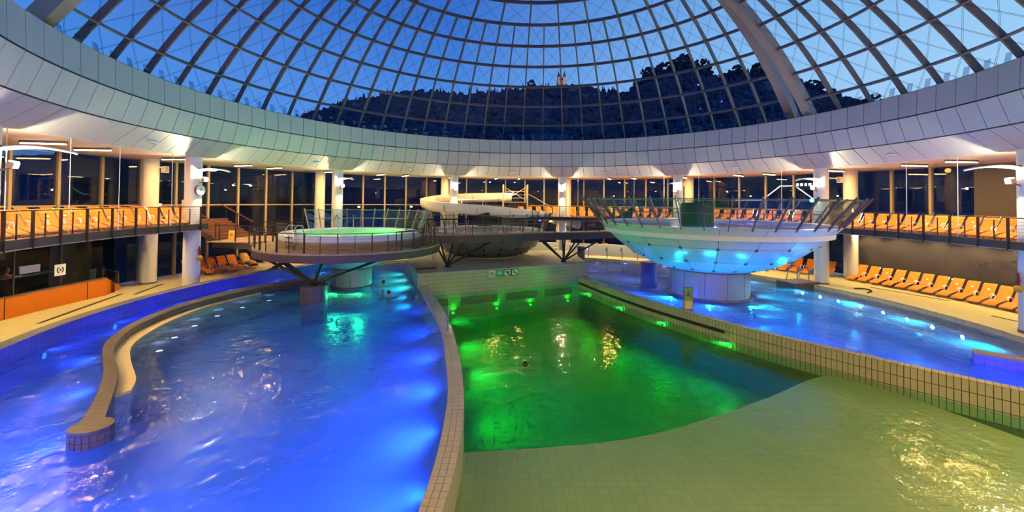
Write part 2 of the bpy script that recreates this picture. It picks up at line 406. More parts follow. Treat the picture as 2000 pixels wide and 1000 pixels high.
rest = MB()
rest.lathe([(RA, ZA), (RB_, ZB), (RC_, ZC_), (RD_, ZD)], 40, a0=AZ0 + 3 * 38, a1=AZ0 + 3 * 76).build('hidden_arc_panels', 'panel', fascia)
g = MB().sector(RA + 0.04, 26.8, ZA - 0.06, ZA - 0.01, 0, 360, 120).build('gutter', 'black', fascia)
ceil = MB().sector(RD_, 26.6, ZD, ZD + 0.12, 0, 360, 120).build('ceiling', 'soffit'); tag(ceil, 'flat cream soffit over the gallery around the pools', kind='structure')
# roof edge that closes the gap behind the fascia
MB().lathe([(26.6, ZD), (26.8, ZA)], 90).build('outer_edge', 'backing', ceil)
# ------------------------------------------------------------------ glass dome
ZCN = -1.667
def sp(Rs, el, az): return Vector((Rs * cos(el) * sin(R(az)), Rs * cos(el) * cos(R(az)), ZCN + Rs * sin(el)))
STEP = 5.54
def make_dome(root, Rs, els, az_first, n, end_w):
    top = els[-1]
    # ribs
    def rib(half, depth, e0, e1, nm):
        b = MB(); k = max(6, int((e1 - e0) / 0.042)); vs = []
        for i in range(k + 1):
            e_ = e0 + (e1 - e0) * i / k
            for dr, s_ in ((-depth * 0.6, -1), (-depth * 0.6, 1), (depth * 0.4, 1), (depth * 0.4, -1)):
                p = sp(Rs + dr, e_, 0); vs.append((s_ * half, p.y, p.z))
        fs = []
        for i in range(k):
            for j in range(4): fs.append((i * 4 + j, i * 4 + (j + 1) % 4, i * 4 + 4 + (j + 1) % 4, i * 4 + 4 + j))
        fs += [(3, 2, 1, 0), (k * 4, k * 4 + 1, k * 4 + 2, k * 4 + 3)]
        return b.add(vs, fs).mesh(nm, 40)
    long_rib = rib(0.048, 0.32, els[0], top, 'rib'); short_rib = rib(0.045, 0.28, els[0], els[6], 'rib_short'); end_rib = rib(end_w, 0.62, els[0], top, 'end_beam')
    for k in range(n + 1):
        az = az_first + STEP * k
        if k in (0, n): put(end_rib, 'end_beam', 'steel_light', root, az=az)
        else: put(long_rib if (k - LONG) % 2 == 0 else short_rib, 'rib', 'steel', root, az=az)
    for j, e_ in enumerate(els):
        h = 0.042 if j else 0.12; q = []
        for dr, de in ((-0.22, -h), (-0.22, h), (0.1, h), (0.1, -h)):
            p = sp(Rs + dr, e_ + de / Rs, 0); q.append((p.y, p.z))
        MB().lathe(q, n * 3, a0=az_first, a1=az_first + STEP * n, close=True).build('ring_beam', 'steel' if j else 'dark_steel', root)
    for j in range(len(els) - 1):
        wide = j >= 6; w = STEP * (2 if wide else 1) / 2
        me = MB(); vs = []
        for dr in (0.13, 0.15):
            for e_, s_ in ((els[j], -1), (els[j], 1), (els[j + 1], 1), (els[j + 1], -1)):
                vs.append(sp(Rs + dr, e_, s_ * (w - 0.05)))
        pane = me.add(vs, [(3, 2, 1, 0), (4, 5, 6, 7), (0, 1, 5, 4), (1, 2, 6, 5), (2, 3, 7, 6), (3, 0, 4, 7)]).mesh('pane', 0)
        cb = MB()
        for s_ in (-1, 1):
            for off in (0.0, 0.07):
                a = sp(Rs - 0.16, els[j], -s_ * w); b_ = sp(Rs - 0.16, els[j + 1], s_ * w)
                cb.tube([a + Vector((off, 0, 0)), b_ + Vector((off, 0, 0))], 0.006, 3, False)
        cable = cb.mesh('bracing_cable', 0)
        k0 = 0
        ks = range(n) if not wide else [k for k in range(-1, n) if (k - LONG) % 2 == 0 and k >= 0 and k + 2 <= n]
        for k in ks:
            az = az_first + STEP * (k + (1 if wide else 0.5))
            put(pane, 'pane', 'dome_glass', root, az=az)
            if j <= 7: put(cable, 'bracing_cable', 'cable_dark', root, az=az)
dome = thing('glass_dome', 'fixed half of the glass dome with a lattice of brown steel ribs', 'dome')
LONG = 1
make_dome(dome, 24.65, [0.556] + [0.634 + 0.084 * j for j in range(11)], AZ0 - 21 * STEP, 31, 0.30)
slide_half = thing('sliding_dome', 'sliding half of the glass dome, overlapping at the twin arch beams', 'dome')
LONG = 1
make_dome(slide_half, 23.64, [0.556] + [0.637 + 0.086 * j for j in range(11)], 70.2, 31, 0.26)
# clear glass deflector fins with round clamps along the dome foot
fin = MB().obox((0, 19.75, 11.68), (0.30, 0, 0), (0, 0.012, 0.0), (0, 0.12, 0.62)).mesh('glass_fin', 0)
clamp = MB().cyl((0, 19.55, 11.38), (0, 19.72, 11.38), 0.055, 10).mesh('clamp')
for k in range(-42, 38):
    az = AZ0 + STEP / 2 * k
    f_ = put(fin, 'glass_fin', 'fin_glass', dome if az < 66 else slide_half, az=az); put(clamp, 'clamp', 'chrome', f_)

# ------------------------------------------------------------------ floor, pool basins
WL, WW = -0.25, -0.75        # water levels: round pools / wave pool
RIN = 20.0
floor = MB().sector(RIN, 27.0, -0.35, 0.0, 0, 360, 120).build('floor', 'deck_tile'); tag(floor, 'cream tiled deck around the pools', kind='structure')
# plan outlines
S_L = [(-3.45, -20.5), (-3.3, -16.5), (-3.27, -14.17), (-3.24, -13.35), (-3.24, -12.31), (-3.31, -10.98), (-3.41, -9.85), (-3.65, -8.23), (-4.07, -6.1), (-4.62, -3.52), (-5.25, -1.42), (-6.07, 0.94), (-7.4, 4.9)]
S_R = [(-3.0, -20.5), (-2.88, -16.5), (-2.86, -14.16), (-2.81, -13.49), (-2.79, -12.5), (-2.81, -11.46), (-2.89, -10.43), (-3.1, -8.81), (-3.41, -7.12), (-3.89, -4.9), (-4.55, -2.3), (-5.37, 0.39), (-6.9, 4.9)]
S_L = smooth_path(S_L, 3); S_R = smooth_path(S_R, 3)
WF = smooth_path([(3.25, 8.6), (4.5, 4.75), (5.95, 1.3), (7.6, -1.75), (9.2, -4.3), (10.56, -6.05), (11.76, -7.51), (13.3, -9.15), (16.0, -11.9)], 4)
WB = offset_path(WF, 0.34)
BLOCK = [(-7.6, 5.3), (4.25, 10.75), (3.9, 18.6), (-10.2, 18.6), (-9.75, 11.4)]
def circle(r, a0, a1, n): return [tuple(pol(r, a0 + (a1 - a0) * k / n)[:2]) for k in range(n + 1)]
a_s = math.degrees(math.atan2(S_L[0][0], S_L[0][1])); a_w = math.degrees(math.atan2(WF[-1][0], WF[-1][1]))
mid_s = [((a[0] + b[0]) / 2, (a[1] + b[1]) / 2) for a, b in zip(S_L, S_R)]; mid_w = [((a[0] + b[0]) / 2, (a[1] + b[1]) / 2) for a, b in zip(WF, WB)]
# round pools: everything left of, behind and right of the wave pool
ring_poly = circle(RIN, a_s, a_w, 110) + list(reversed(mid_w)) + [(3.5, 10.6), (3.5, 18.2), (-9.8, 18.2), (-9.3, 11.4), (-7.3, 5.7)] + list(reversed(mid_s))
wave_poly = mid_s + [(-7.3, 5.7), (3.6, 10.6)] + mid_w + circle(RIN, a_w, 360 + a_s, 30)
o = MB().basin(ring_poly, -1.75, -1.45).build('pool_floor', 'pool_tile', smooth=0); tag(o, 'pale blue tiled floor of the round pools', kind='structure')
pw = MB().lathe([(RIN + 0.02, -1.5), (RIN + 0.02, -0.02)], 120, a0=-48, a1=a_w).build('wall_pool', 'pool_tile'); tag(pw, 'tiled outer wall of the round pools', kind='structure')
o = MB().basin(ring_poly, -1.6, WL).build('pool_water', 'pool_water', smooth=0); tag(o, 'rippled blue glowing water of the round pools', 'water', kind='structure')
# wave pool: deep basin, then a shallow beach towards the viewer
arc = smooth_path([(-3.2, -10.75), (-1.63, -10.56), (-0.29, -10.38), (1.11, -10.13), (2.68, -9.61), (4.54, -8.74), (6.81, -7.56), (9.17, -6.14), (10.9, -5.4)], 4)
deep_poly = [p for p in mid_s if p[1] > -10.7] + [(-7.3, 5.7), (3.6, 10.6)] + [p for p in mid_w if p[1] > -5.6] + list(reversed(arc))
o = MB().basin(deep_poly, -2.9, -2.6).build('floor_wave', 'wave_tile', smooth=0); tag(o, 'deep floor of the green wave pool', kind='structure')
beach = MB(); vs = []; fs = []
n = len(arc)
for j, t in enumerate((0, 0, 0.35, 1.0)):
    for (x, y) in arc:
        tx = x * (1 - t) + (x * 1.35 + 1.0) * t; ty = y * (1 - t) + (-20.5) * t
        vs.append((tx, ty, -2.7 if j == 0 else (-0.95 + 0.17 * t)))
for j in range(3):
    for i in range(n - 1): fs.append((j * n + i, j * n + n + i, j * n + n + i + 1, j * n + i + 1))
o = beach.add(vs, fs).build('floor_beach', 'wave_tile', smooth=20); tag(o, 'pale shallow beach floor of the wave pool', kind='structure')
o = MB().basin(wave_poly, -2.75, WW).build('wave_water', 'wave_water', smooth=0); tag(o, 'calm green water of the wave pool', 'water', kind='structure')

# ------------------------------------------------------------------ pool walls
def ribbon(a, b): return list(a) + list(reversed(b))
sw = thing('wall_divider', 'curving cream tiled wall between blue pool and green wave pool', None, kind='structure')
MB().prism(ribbon(S_L, S_R), -2.8, 0.085).build('core', 'cream_tile', sw, smooth=0)
tile_s = {}
def tile_piece(parent, c, t, nrm, L, H, thick, mat='tile_piece'):
    key = (round(L, 3), round(H, 3), thick, mat)
    if key not in tile_s:
        tile_s[key] = MB().obox((0, 0, 0), (L, 0, 0), (0, H, 0), (0, 0, thick)).mesh('tile', 0)
    o = put(tile_s[key], 'tile', mat, parent); t = Vector(t).normalized(); n_ = Vector(nrm).normalized(); b = n_.cross(t)
    mm = Matrix.Identity(4)
    for i in range(3): mm[i][0] = t[i]; mm[i][1] = b[i]; mm[i][2] = n_[i]; mm[i][3] = c[i]
    o.matrix_world = mm
    return o
def resample(path, step):
    P = [Vector((p[0], p[1])) for p in path]; out = []; acc = 0; nxt = 0
    for a, b in zip(P[:-1], P[1:]):
        d = (b - a).length
        while nxt <= acc + d: out.append((a + (b - a) * ((nxt - acc) / d), (b - a).normalized())); nxt += step
        acc += d
    return out
cl = resample([p for p in mid_s if p[1] > -16.2], 0.20)
for i, (p, t) in enumerate(cl[:62]):
    nr = Vector((-t.y, t.x))
    for j in (-1, 0, 1): tile_piece(sw, (p.x + nr.x * j * 0.142, p.y + nr.y * j * 0.142, 0.09), (t.x, t.y, 0), (0, 0, 1), 0.188, 0.13, 0.02)
rw_ = thing('wall_weir', 'straight cream tiled wall between green wave pool and bright blue pool', None, kind='structure')
MB().prism(ribbon(WF, WB), -2.8, 0.03).build('core', 'mortar', rw_, smooth=0)
far_tiles = MB(); wt = list(reversed(resample([q for q in WF if q[1] > -11.5], 0.165)))
for i, (p, t) in enumerate(wt):
    nr = Vector((t.y, -t.x))           # towards the wave pool
    if nr.x > 0: nr = -nr
    for zc in (-0.155, -0.525, -0.895):
        c = (p.x + nr.x * 0.008, p.y + nr.y * 0.008, zc)
        if i < 75: tile_piece(rw_, c, (t.x, t.y, 0), (nr.x, nr.y, 0), 0.146, 0.345, 0.02)
        else: far_tiles.obox(c, (t.x * 0.146, t.y * 0.146, 0), (0, 0, 0.345), (nr.x * 0.02, nr.y * 0.02, 0))
    c = (p.x - nr.x * 0.17, p.y - nr.y * 0.17, 0.035)
    if i < 75: tile_piece(rw_, c, (t.x, t.y, 0), (0, 0, 1), 0.15, 0.345, 0.02)
    else: far_tiles.obox(c, (t.x * 0.15, t.y * 0.15, 0), (nr.x * 0.345, nr.y * 0.345, 0), (0, 0, 0.02))
far_tiles.build('far_tiles', 'tile_piece', rw_, smooth=0)['kind'] = 'stuff'
slot = offset_path([q for q in WF if q[1] > -3.1], 0.0)
MB().prism(ribbon(offset_path(slot, -0.05), offset_path(slot, 0.1)), -0.45, -0.30).build('overflow_slot_shade', 'black', rw_, smooth=0)  # black strip stands in for the shade of the recessed channel
blk = thing('wall_block', 'cream tiled block rising at the end of the wave pool', None, kind='structure')
MB().prism(BLOCK, -2.8, 0.70).build('core', 'cream_tile', blk, smooth=0)
MB().prism([(x * 1.004, y * 1.004) for x, y in BLOCK], 0.70, 0.74).build('coping', 'cream_tile', blk, smooth=0)
bd = (Vector((4.25, 10.75)) - Vector((-7.6, 5.3))).normalized(); bn = Vector((bd.y, -bd.x))
for a, b in ((0.5, 2.0), (2.9, 5.5), (6.2, 8.6), (9.3, 11.6)):
    p = Vector((-7.6, 5.3)) + bd * (a + b) / 2 + bn * 0.03
    MB().obox((p.x, p.y, -1.25), (bd.x * (b - a), bd.y * (b - a), 0), (bn.x * 0.1, bn.y * 0.1, 0), (0, 0, 0.5)).build('wave_outlet', 'black', blk)
# lazy river: raised outer rim, island wall with a bench, submerged step
rim = thing('wall_river', 'raised tiled rim of the lazy river with blue lamplight in its colour and a grey coping', None, kind='structure')
MB().lathe([(19.97, -1.5), (19.96, 0.40)], 80, a0=-130, a1=-48).build('inner_face', 'blue_glow_tile', rim)
MB().lathe([(19.95, 0.40), (20.02, 0.45), (20.42, 0.43), (20.6, 0.02)], 80, a0=-130, a1=-48).build('coping', 'coping', rim)
I_L = [(-11.77, -11.67), (-12.16, -11.03), (-12.86, -10.07), (-13.82, -8.91), (-14.68, -8.0), (-15.57, -7.14), (-16.45, -6.15), (-17.16, -5.0), (-17.74, -3.66), (-18.09, -2.24), (-18.31, -0.57), (-18.22, 1.21), (-17.87, 2.89), (-17.26, 4.24), (-16.7, 5.2), (-15.68, 6.86), (-14.5, 8.6)]
I_R = [(-11.45, -11.3), (-12.34, -10.17), (-13.15, -9.18), (-13.93, -8.31), (-15.01, -7.31), (-15.89, -6.35), (-16.77, -4.99), (-17.36, -3.5), (-17.69, -1.7), (-17.68, 0.09), (-17.32, 1.73), (-16.73, 3.37), (-15.9, 4.9), (-15.1, 6.4), (-14.1, 8.3)]
I_L = smooth_path(I_L, 3); I_R = smooth_path(I_R, 3)
isl = thing('wall_island', 'snaking grey tiled island wall with a cream bench in the blue pool', None, kind='structure')
MB().prism(ribbon(I_L, I_R), -1.5, 0.06).build('core', 'grey_tile', isl, smooth=0)
MB().prism(ribbon(I_L, I_R), 0.06, 0.11).build('coping', 'brown_tile', isl, smooth=0)
B_O = smooth_path([(-12.75, -9.15), (-13.33, -8.33), (-14.65, -7.05), (-15.88, -5.7), (-16.62, -4.3), (-17.2, -2.31), (-17.42, -0.17), (-17.2, 1.8), (-16.5, 3.9)], 3)
B_I = [p for p in I_R if -9.7 < p[1] < 4.2]
MB().prism(ribbon(offset_path(B_I, 0.05), B_O), -1.5, -0.17).build('bench', 'bench_cream', isl, smooth=0)
MB().prism(ribbon(B_O, offset_path(B_O, -0.75)), -1.5, -0.62).build('submerged_step', 'brown_tile', isl, smooth=0)
# rounded end of the island with its own tiles
ec = Vector((-11.45, -11.6)); ring = [(ec.x + 0.42 * cos(2 * pi * k / 20), ec.y + 0.36 * sin(2 * pi * k / 20)) for k in range(20)]
MB().prism(ring, -1.5, 0.09).build('end_block', 'grey_tile', isl, smooth=0)
MB().prism([(ec.x + (x - ec.x) * 1.03, ec.y + (y - ec.y) * 1.03) for x, y in ring], 0.09, 0.13).build('end_coping', 'brown_tile', isl, smooth=0)
for k in range(20):
    a = Vector(ring[k]); b = Vector(ring[(k + 1) % 20]); t = (b - a).normalized(); c = (a + b) / 2; nn = (c - ec).normalized()
    for z in (-0.03, -0.19): tile_piece(isl, (c.x + nn.x * 0.006, c.y + nn.y * 0.006, z), (t.x, t.y, 0), (t.y, -t.x, 0), 0.112, 0.145, 0.02, 'tile_grey')
# right pool: wide submerged entry steps along the deck and a blue islet at the frame edge
st = thing('floor_steps', 'grey tiled entry steps under the water along the sunny side deck', None, kind='structure')
MB().sector(18.95, RIN, -1.5, -0.42, 40, 118, 60).build('upper_step', 'step_tile', st)
MB().sector(18.3, 18.95, -1.5, -0.80, 40, 118, 60).build('lower_step', 'step_tile', st)
mk = MB().box((0, 19.5, -0.405), 0.10, 0.5, 0.02).mesh('marking', 0)
for az in (74.5, 78, 82, 86, 90):
    for d in (-0.35, 0.35): put(mk, 'marking', 'bench_cream', st, az=az + d)
ri = thing('wall_islet', 'tiled islet with blue lamplight in its colour and grey coping at the right edge', None, kind='structure')
rl = smooth_path([(15.0, -6.3), (15.6, -6.85), (16.5, -7.6), (17.8, -8.5), (19.5, -9.3)], 4)
ro = offset_path(rl, 0.55)
MB().prism(ribbon(rl, ro), -1.5, 0.10).build('core', 'blue_glow_tile', ri, smooth=0); MB().prism(ribbon(rl, ro), 0.10, 0.16).build('coping', 'coping', ri, smooth=0)

# ------------------------------------------------------------------ outer facade: window bays, walls
RF = 26.4
STEPM, M0 = 4.84, -87.3
mull = MB().box((0, RF, 3.94), 0.14, 0.26, 7.88).mesh('mullion', 0); 
pane_u = MB().lathe([(RF, 4.98), (RF, 7.82), (RF + 0.03, 7.82), (RF + 0.03, 4.98)], 1, a0=-STEPM / 2 + 0.12, a1=STEPM / 2 - 0.12, close=True).mesh('pane', 0)
pane_l = MB().lathe([(RF, 0.08), (RF, 4.88), (RF + 0.03, 4.88), (RF + 0.03, 0.08)], 1, a0=-STEPM / 2 + 0.12, a1=STEPM / 2 - 0.12, close=True).mesh('pane', 0)
trans = MB().lathe([(RF - 0.05, 4.88), (RF - 0.05, 4.97), (RF + 0.06, 4.97), (RF + 0.06, 4.88)], 1, a0=-STEPM / 2, a1=STEPM / 2, close=True).mesh('transom', 0)
cnt = 0
for k in range(-8, 35):
    az = M0 + STEPM * (k + 0.5); cnt += 1
    w = thing('window_%d' % cnt, 'tall dark window bay, %s from the left end of the glazed facade' % nth(cnt), None, kind='structure')
    put(mull, 'mullion', 'mullion', w, az=M0 + STEPM * k)
    put(pane_u, 'pane', 'window_glass', w, az=az)
    if not (68 < az < 118): put(pane_l, 'pane', 'window_glass', w, az=az); put(trans, 'transom', 'mullion', w, az=az)
bw = MB().sector(RF - 0.05, RF + 0.15, 3.6, ZD, 82.1, 125, 24).build('wall_right', 'brown_wall'); tag(bw, 'plain brown wall behind the right balcony', kind='structure')
dw = MB().sector(RF - 0.3, RF + 0.1, 0, 3.6, 68.3, 125, 30).build('wall_below', 'dark_wall'); tag(dw, 'dark grey wall under the right balcony', kind='structure')
back = MB().sector(RF, RF + 0.15, 0, ZD, 125, 360 + M0 - 8 * STEPM, 50).build('wall_back', 'soffit'); tag(back, 'cream wall behind the viewer', kind='structure')
# ------------------------------------------------------------------ hills, dusk landscape
ground = MB().sector(27.0, 420, -1.2, -1.0, 0, 360, 60).build('ground', 'night_ground'); tag(ground, 'dark ground outside the hall', kind='structure')
RIDGE = [(-900, 260), (-200, 300), (200, 285), (430, 250), (560, 222), (620, 204), (690, 184), (740, 174), (800, 168), (840, 166), (880, 172), (920, 172), (960, 167), (1000, 163), (1040, 158), (1100, 155), (1150, 160), (1190, 166), (1225, 172), (1245, 152), (1270, 136), (1300, 128), (1335, 116), (1370, 124), (1395, 138), (1440, 134), (1480, 130), (1510, 132), (1560, 148), (1600, 166), (1640, 178), (1680, 186), (1740, 200), (1850, 230), (2100, 280), (2800, 300)]
def ridge_v(u):
    for (a, va), (b, vb) in zip(RIDGE[:-1], RIDGE[1:]):
        if a <= u <= b: return va + (vb - va) * (u - a) / (b - a)
    return 300
def dirn(u): return (u - 996.86) / 815.49
def ridge_pt(u, D=250.0): return Vector((CAMLOC.x + dirn(u) * D, CAMLOC.y + D, EYE + (392 + 0.0098 * (u - 1000) - ridge_v(u)) / 815.49 * D))
hb = MB(); vs = []; fs = []
us = list(range(-900, 2801, 20)); T = (0, 0.1, 0.25, 0.4, 0.55, 0.7, 0.85, 0.95, 1.0, 1.25)
for t in T:
    for u in us:
        D = 95 + 155 * t; top = ridge_pt(u, 250); q = ridge_pt(u, D)
        f_ = t ** 0.85 if t <= 1 else 0.6
        vs.append((q.x, q.y, -1.1 + (top.z + 1.1 - 4) * f_ + (random.uniform(-1.5, 1.5) if 0 < t else 0)))
nu = len(us)
for j in range(len(T) - 1):
    for i in range(nu - 1): fs.append((j * nu + i, j * nu + i + 1, j * nu + nu + i + 1, j * nu + nu + i))
o = hb.add(vs, fs).build('hills', 'hill', smooth=60); tag(o, 'dark wooded hills behind the dome at dusk', kind='structure')
def blob(b, c, r, h, rnd, nu=7, nv=5):
    vs = []; fs = []
    for j in range(nv + 1):
        th = pi * j / nv
        for i in range(nu):
            k = rnd.uniform(0.75, 1.2); ph = 2 * pi * i / nu
            vs.append((c[0] + r * k * sin(th) * cos(ph), c[1] + r * k * sin(th) * sin(ph), c[2] + h * cos(th) * rnd.uniform(0.85, 1.1)))
    for j in range(nv):
        for i in range(nu): fs.append((j * nu + i, j * nu + nu + i, j * nu + nu + (i + 1) % nu, j * nu + (i + 1) % nu))
    b.add(vs, fs)
def conifer(b, c, r, h, rnd):
    for k in range(5):
        z = c[2] + h * (0.12 + 0.17 * k); rr = r * (1 - 0.17 * k) * rnd.uniform(0.85, 1.15); n_ = 7
        vs = [(c[0] + rr * rnd.uniform(0.7, 1.2) * cos(2 * pi * i / n_), c[1] + rr * rnd.uniform(0.7, 1.2) * sin(2 * pi * i / n_), z + rnd.uniform(-0.2, 0.2)) for i in range(n_)] + [(c[0], c[1], z + h * 0.32)]
        b.add(vs, [(i, (i + 1) % n_, n_) for i in range(n_)] + [tuple(reversed(range(n_)))])
rnd = random.Random(3); fb = MB()
for i in range(3000):
    u = rnd.uniform(480, 1850); t = rnd.uniform(0.25, 1.0); D = 95 + 155 * t; top = ridge_pt(u, 250)
    x = CAMLOC.x + dirn(u) * D; y = CAMLOC.y + D; z = -1.1 + (top.z + 1.1 - 4) * t ** 0.85
    if rnd.random() < 0.3: conifer(fb, (x, y, z - 1.5), 1.3, rnd.uniform(4, 6), rnd)
    else: blob(fb, (x, y, z + 0.4), rnd.uniform(1.2, 2.3), rnd.uniform(1.4, 2.4), rnd)
for i in range(420):
    u = rnd.uniform(1236, 1640); q = ridge_pt(u, 240); blob(fb, (q.x, q.y + rnd.uniform(-4, 4), q.z - rnd.uniform(2.0, 8.0)), rnd.uniform(1.0, 2.2), rnd.uniform(1.0, 2.0), rnd)
o = fb.build('forest', 'forest', smooth=0); tag(o, 'dense dark forest covering the hillside beyond the glass', 'forest', kind='stuff')
TREES = [(1240, 0, 11, 'narrow pointed conifer standing at the near end of the tall tree group'), (1268, 1, 10, 'broad tree rising beside the pointed conifer on the ridge'), (1298, 1, 11, 'round tree left of the highest crown on the ridge'),
         (1335, 1, 14, 'highest round tree crown on the ridge, right of the church'), (1368, 1, 12, 'round tree right of the highest crown on the ridge'), (1440, 1, 10, 'wide tree before the twin arch beams'), (1482, 1, 11, 'round tree touching the twin arch beams'),
         (915, 0, 8, 'lone thin conifer on the ridge left of the church'), (1036, 1, 5, 'small bushy tree left of the church'), (1550, 0, 12, 'tall ragged tree just beyond the twin arch beams'), (1620, 0, 12, 'slender conifer seen through the sliding half of the dome'),
         (1590, 1, 9, 'low bushy tree left of the slender conifer beyond the sliding dome'), (1705, 1, 11, 'round tree above the right cladding edge'), (1745, 1, 9, 'rightmost low tree above the cladding edge')]
for u, kd, h, lab in TREES:
    D = 235; q = ridge_pt(u, D); base = q.z - h * (0.72 if kd else 0.8)
    t = thing('conifer_tree' if kd == 0 else 'leafy_tree', lab, 'tree', (q.x, q.y, base))
    MB().cyl((0, 0, -6), (0, 0, h * 0.5), 0.3, 6, 0.15).build('trunk', 'forest', t)
    b = MB()
    if kd == 0: conifer(b, (0, 0, 0), h * 0.22, h * 1.0, rnd)
    else:
        for i in range(60):
            a_ = rnd.uniform(0, 6.28); e_ = rnd.uniform(0, 1); rr_ = h * 0.5 * math.sqrt(1 - (2 * e_ - 1) ** 2) * rnd.uniform(0.5, 1)
            blob(b, (rr_ * cos(a_), rr_ * sin(a_), h * (0.12 + 0.78 * e_)), h * rnd.uniform(0.05, 0.12), h * rnd.uniform(0.05, 0.11), rnd)
    b.build('crown', 'forest', t, smooth=0)
# floodlit hilltop church with twin spires
q = ridge_pt(1095, 246); ch = thing('church', 'small floodlit church with twin spires on the hilltop', 'church', (q.x, q.y, q.z - 3.2))
for dx in (-1.7, 1.7):
    MB().box((dx, 0, 2.4), 1.7, 1.7, 5.2).build('tower', 'stone', ch); MB().cyl((dx, 0, 5.0), (dx, 0, 8.4), 1.05, 8, 0.02).build('spire', 'roof_dark', ch)
MB().box((0, 3.0, 1.4), 4.5, 6, 3.4).build('nave', 'stone', ch)
b = MB(); b.add([(-2.4, 0, 3.1), (2.4, 0, 3.1), (0, 0, 5.0), (-2.4, 6, 3.1), (2.4, 6, 3.1), (0, 6, 5.0)], [(0, 1, 2), (4, 3, 5), (0, 2, 5, 3), (1, 4, 5, 2), (0, 3, 4, 1)]); b.build('nave_roof', 'roof_dark', ch)
point('floodlight', (2.5, -6, 2.0), (1.0, 0.36, 0.10), 700, 0.3, ch)
# buildings outside the windows
def house(name, lab, az, r, w, d, h, wall, lit, cat='building'):
    p = pol(r, az, -1.0); t = thing(name, lab, cat, p, -az)
    MB().box((0, 0, h / 2), w, d, h).build('wall', wall, t)
    b = MB(); b.add([(-w / 2 - .4, -d / 2 - .4, h), (w / 2 + .4, -d / 2 - .4, h), (w / 2 + .4, d / 2 + .4, h), (-w / 2 - .4, d / 2 + .4, h), (-w / 2, 0, h + d * 0.3), (w / 2, 0, h + d * 0.3)], [(0, 1, 5, 4), (2, 3, 4, 5), (1, 2, 5), (3, 0, 4), (3, 2, 1, 0)]); b.build('roof', 'roof_dark', t)
    for i, (x, z, on) in enumerate(lit):
        f_ = MB().box((x, -d / 2 - 0.03, z), 1.2, 0.1, 1.5).build('window_frame', 'roof_dark', t)
        MB().box((x, -d / 2 - 0.09, z), 0.95, 0.05, 1.25).build('pane', 'window_lit' if on else 'black', f_)
    return t
house('apartment_house', 'pale house with one lit window outside the left windows', -84, 60, 26, 12, 11, 'wall_pale', [(-8, 8.2, 0), (-4.5, 8.2, 0), (2, 8.2, 1), (8, 8.2, 0), (-8, 4.5, 0), (2, 4.5, 0), (8, 4.5, 0)])
house('apartment_house', 'long dark house beyond the stair windows', -48, 66, 30, 12, 8, 'dark_wall', [(-10, 5.5, 0), (-4, 5.5, 1), (3, 5.5, 0), (9, 5.5, 0)])
house('apartment_house', 'low house with yellow lit windows beyond the far gallery', 3, 70, 26, 10, 6.5, 'brown_wall', [(-8, 4.5, 1), (-3, 4.5, 0), (3, 4.5, 1), (8, 4.5, 0)])
hs = house('gabled_house', 'gabled house with a white light strip along its roofline', 43.4, 66, 11, 9, 6.8, 'brown_wall', [(-3, 4.2, 1), (2.5, 4.2, 0)])
MB().tube([(-7.5, -4.9, 6.9), (-3.6, -4.9, 6.9), (-1, -4.9, 9.2), (1, -4.9, 9.2), (3.6, -4.9, 6.9), (10, -4.9, 6.9)], 0.09, 6).build('light_strip', 'neon_white', hs)
sg = thing('lit_sign', 'small white lit sign outside beside a bright column lamp', 'sign', pol(56.5, 46.9, 8.2), -46.9)
MB().box((0, 0, 0), 3.2, 0.15, 0.7).build('board', 'black', sg)
for i, wd in enumerate((0.3, 0.34, 0.26, 0.34, 0.26, 0.3)):
    MB().box((-1.4 + i * 0.5, -0.12, 0), wd, 0.06, 0.42).build('letter', 'neon_white', sg)
for az, r, h, lab in ((68.8, 37.5, 9.2, 'orange street lamp shining outside the right windows'), (-33, 52, 6.0, 'small street lamp outside behind the slide windows')):
    t = thing('street_lamp', lab, 'street lamp', pol(r, az, -1.0))
    MB().cyl((0, 0, 0), (0, 0, h), 0.07, 8).build('pole', 'dark_steel', t); MB().sphere((0, 0, h + 0.15), 0.2).build('globe', 'street_lamp', t)

# ================================================================== THINGS
def side(az): return 'left' if az < -25 else ('right' if az > 45 else 'far')
# ------------------------------------------------------------------ columns
COLR = 20.98
inner_az = [AZ0 + 30 * k for k in range(-4, 8)]
ilab = ['white round column at the left frame edge, in front of the balcony', 'white round column carrying the wall clock', 'white round column behind the green whirlpool tub', 'white round column behind the white water slide', 'white round column in the middle of the far gallery',
        'white round column behind the middle of the big funnel bowl', 'white round column at the end of the big funnel bowl, beside the pool steps', 'white round column at the right frame edge']
cs = MB().lathe([(0.43, 0), (0.43, ZD)], 28).mesh('shaft'); cb_ = MB().lathe([(0.45, 0), (0.45, 0.1), (0.43, 0.1)], 28).mesh('foot_ring')
for k, az in enumerate(inner_az):
    t = thing('column', ilab[k] if k < 8 else 'white round column behind the viewer, %s' % nth(k - 7), 'column', pol(COLR, az))
    put(cs, 'shaft', 'column_white', t); put(cb_, 'foot_ring', 'coping', t)
olab = ['yellow lit rear column beside the clock column, on the left', 'yellow lit rear column between stairs and whirlpool tub', 'yellow lit rear column behind the slide column', 'yellow lit rear column behind the middle gallery column', 'yellow lit rear column seen above the funnel bowl glass', 'yellow lit rear column at the start of the right lounger row']
for az, lab in zip((-78.2, -49.1, -20.5, 10.4, 38.9, 68.1), olab):
    t = thing('column', lab, 'column', pol(25.2, az)); put(cs, 'shaft', 'column_white', t); put(cb_, 'foot_ring', 'coping', t)
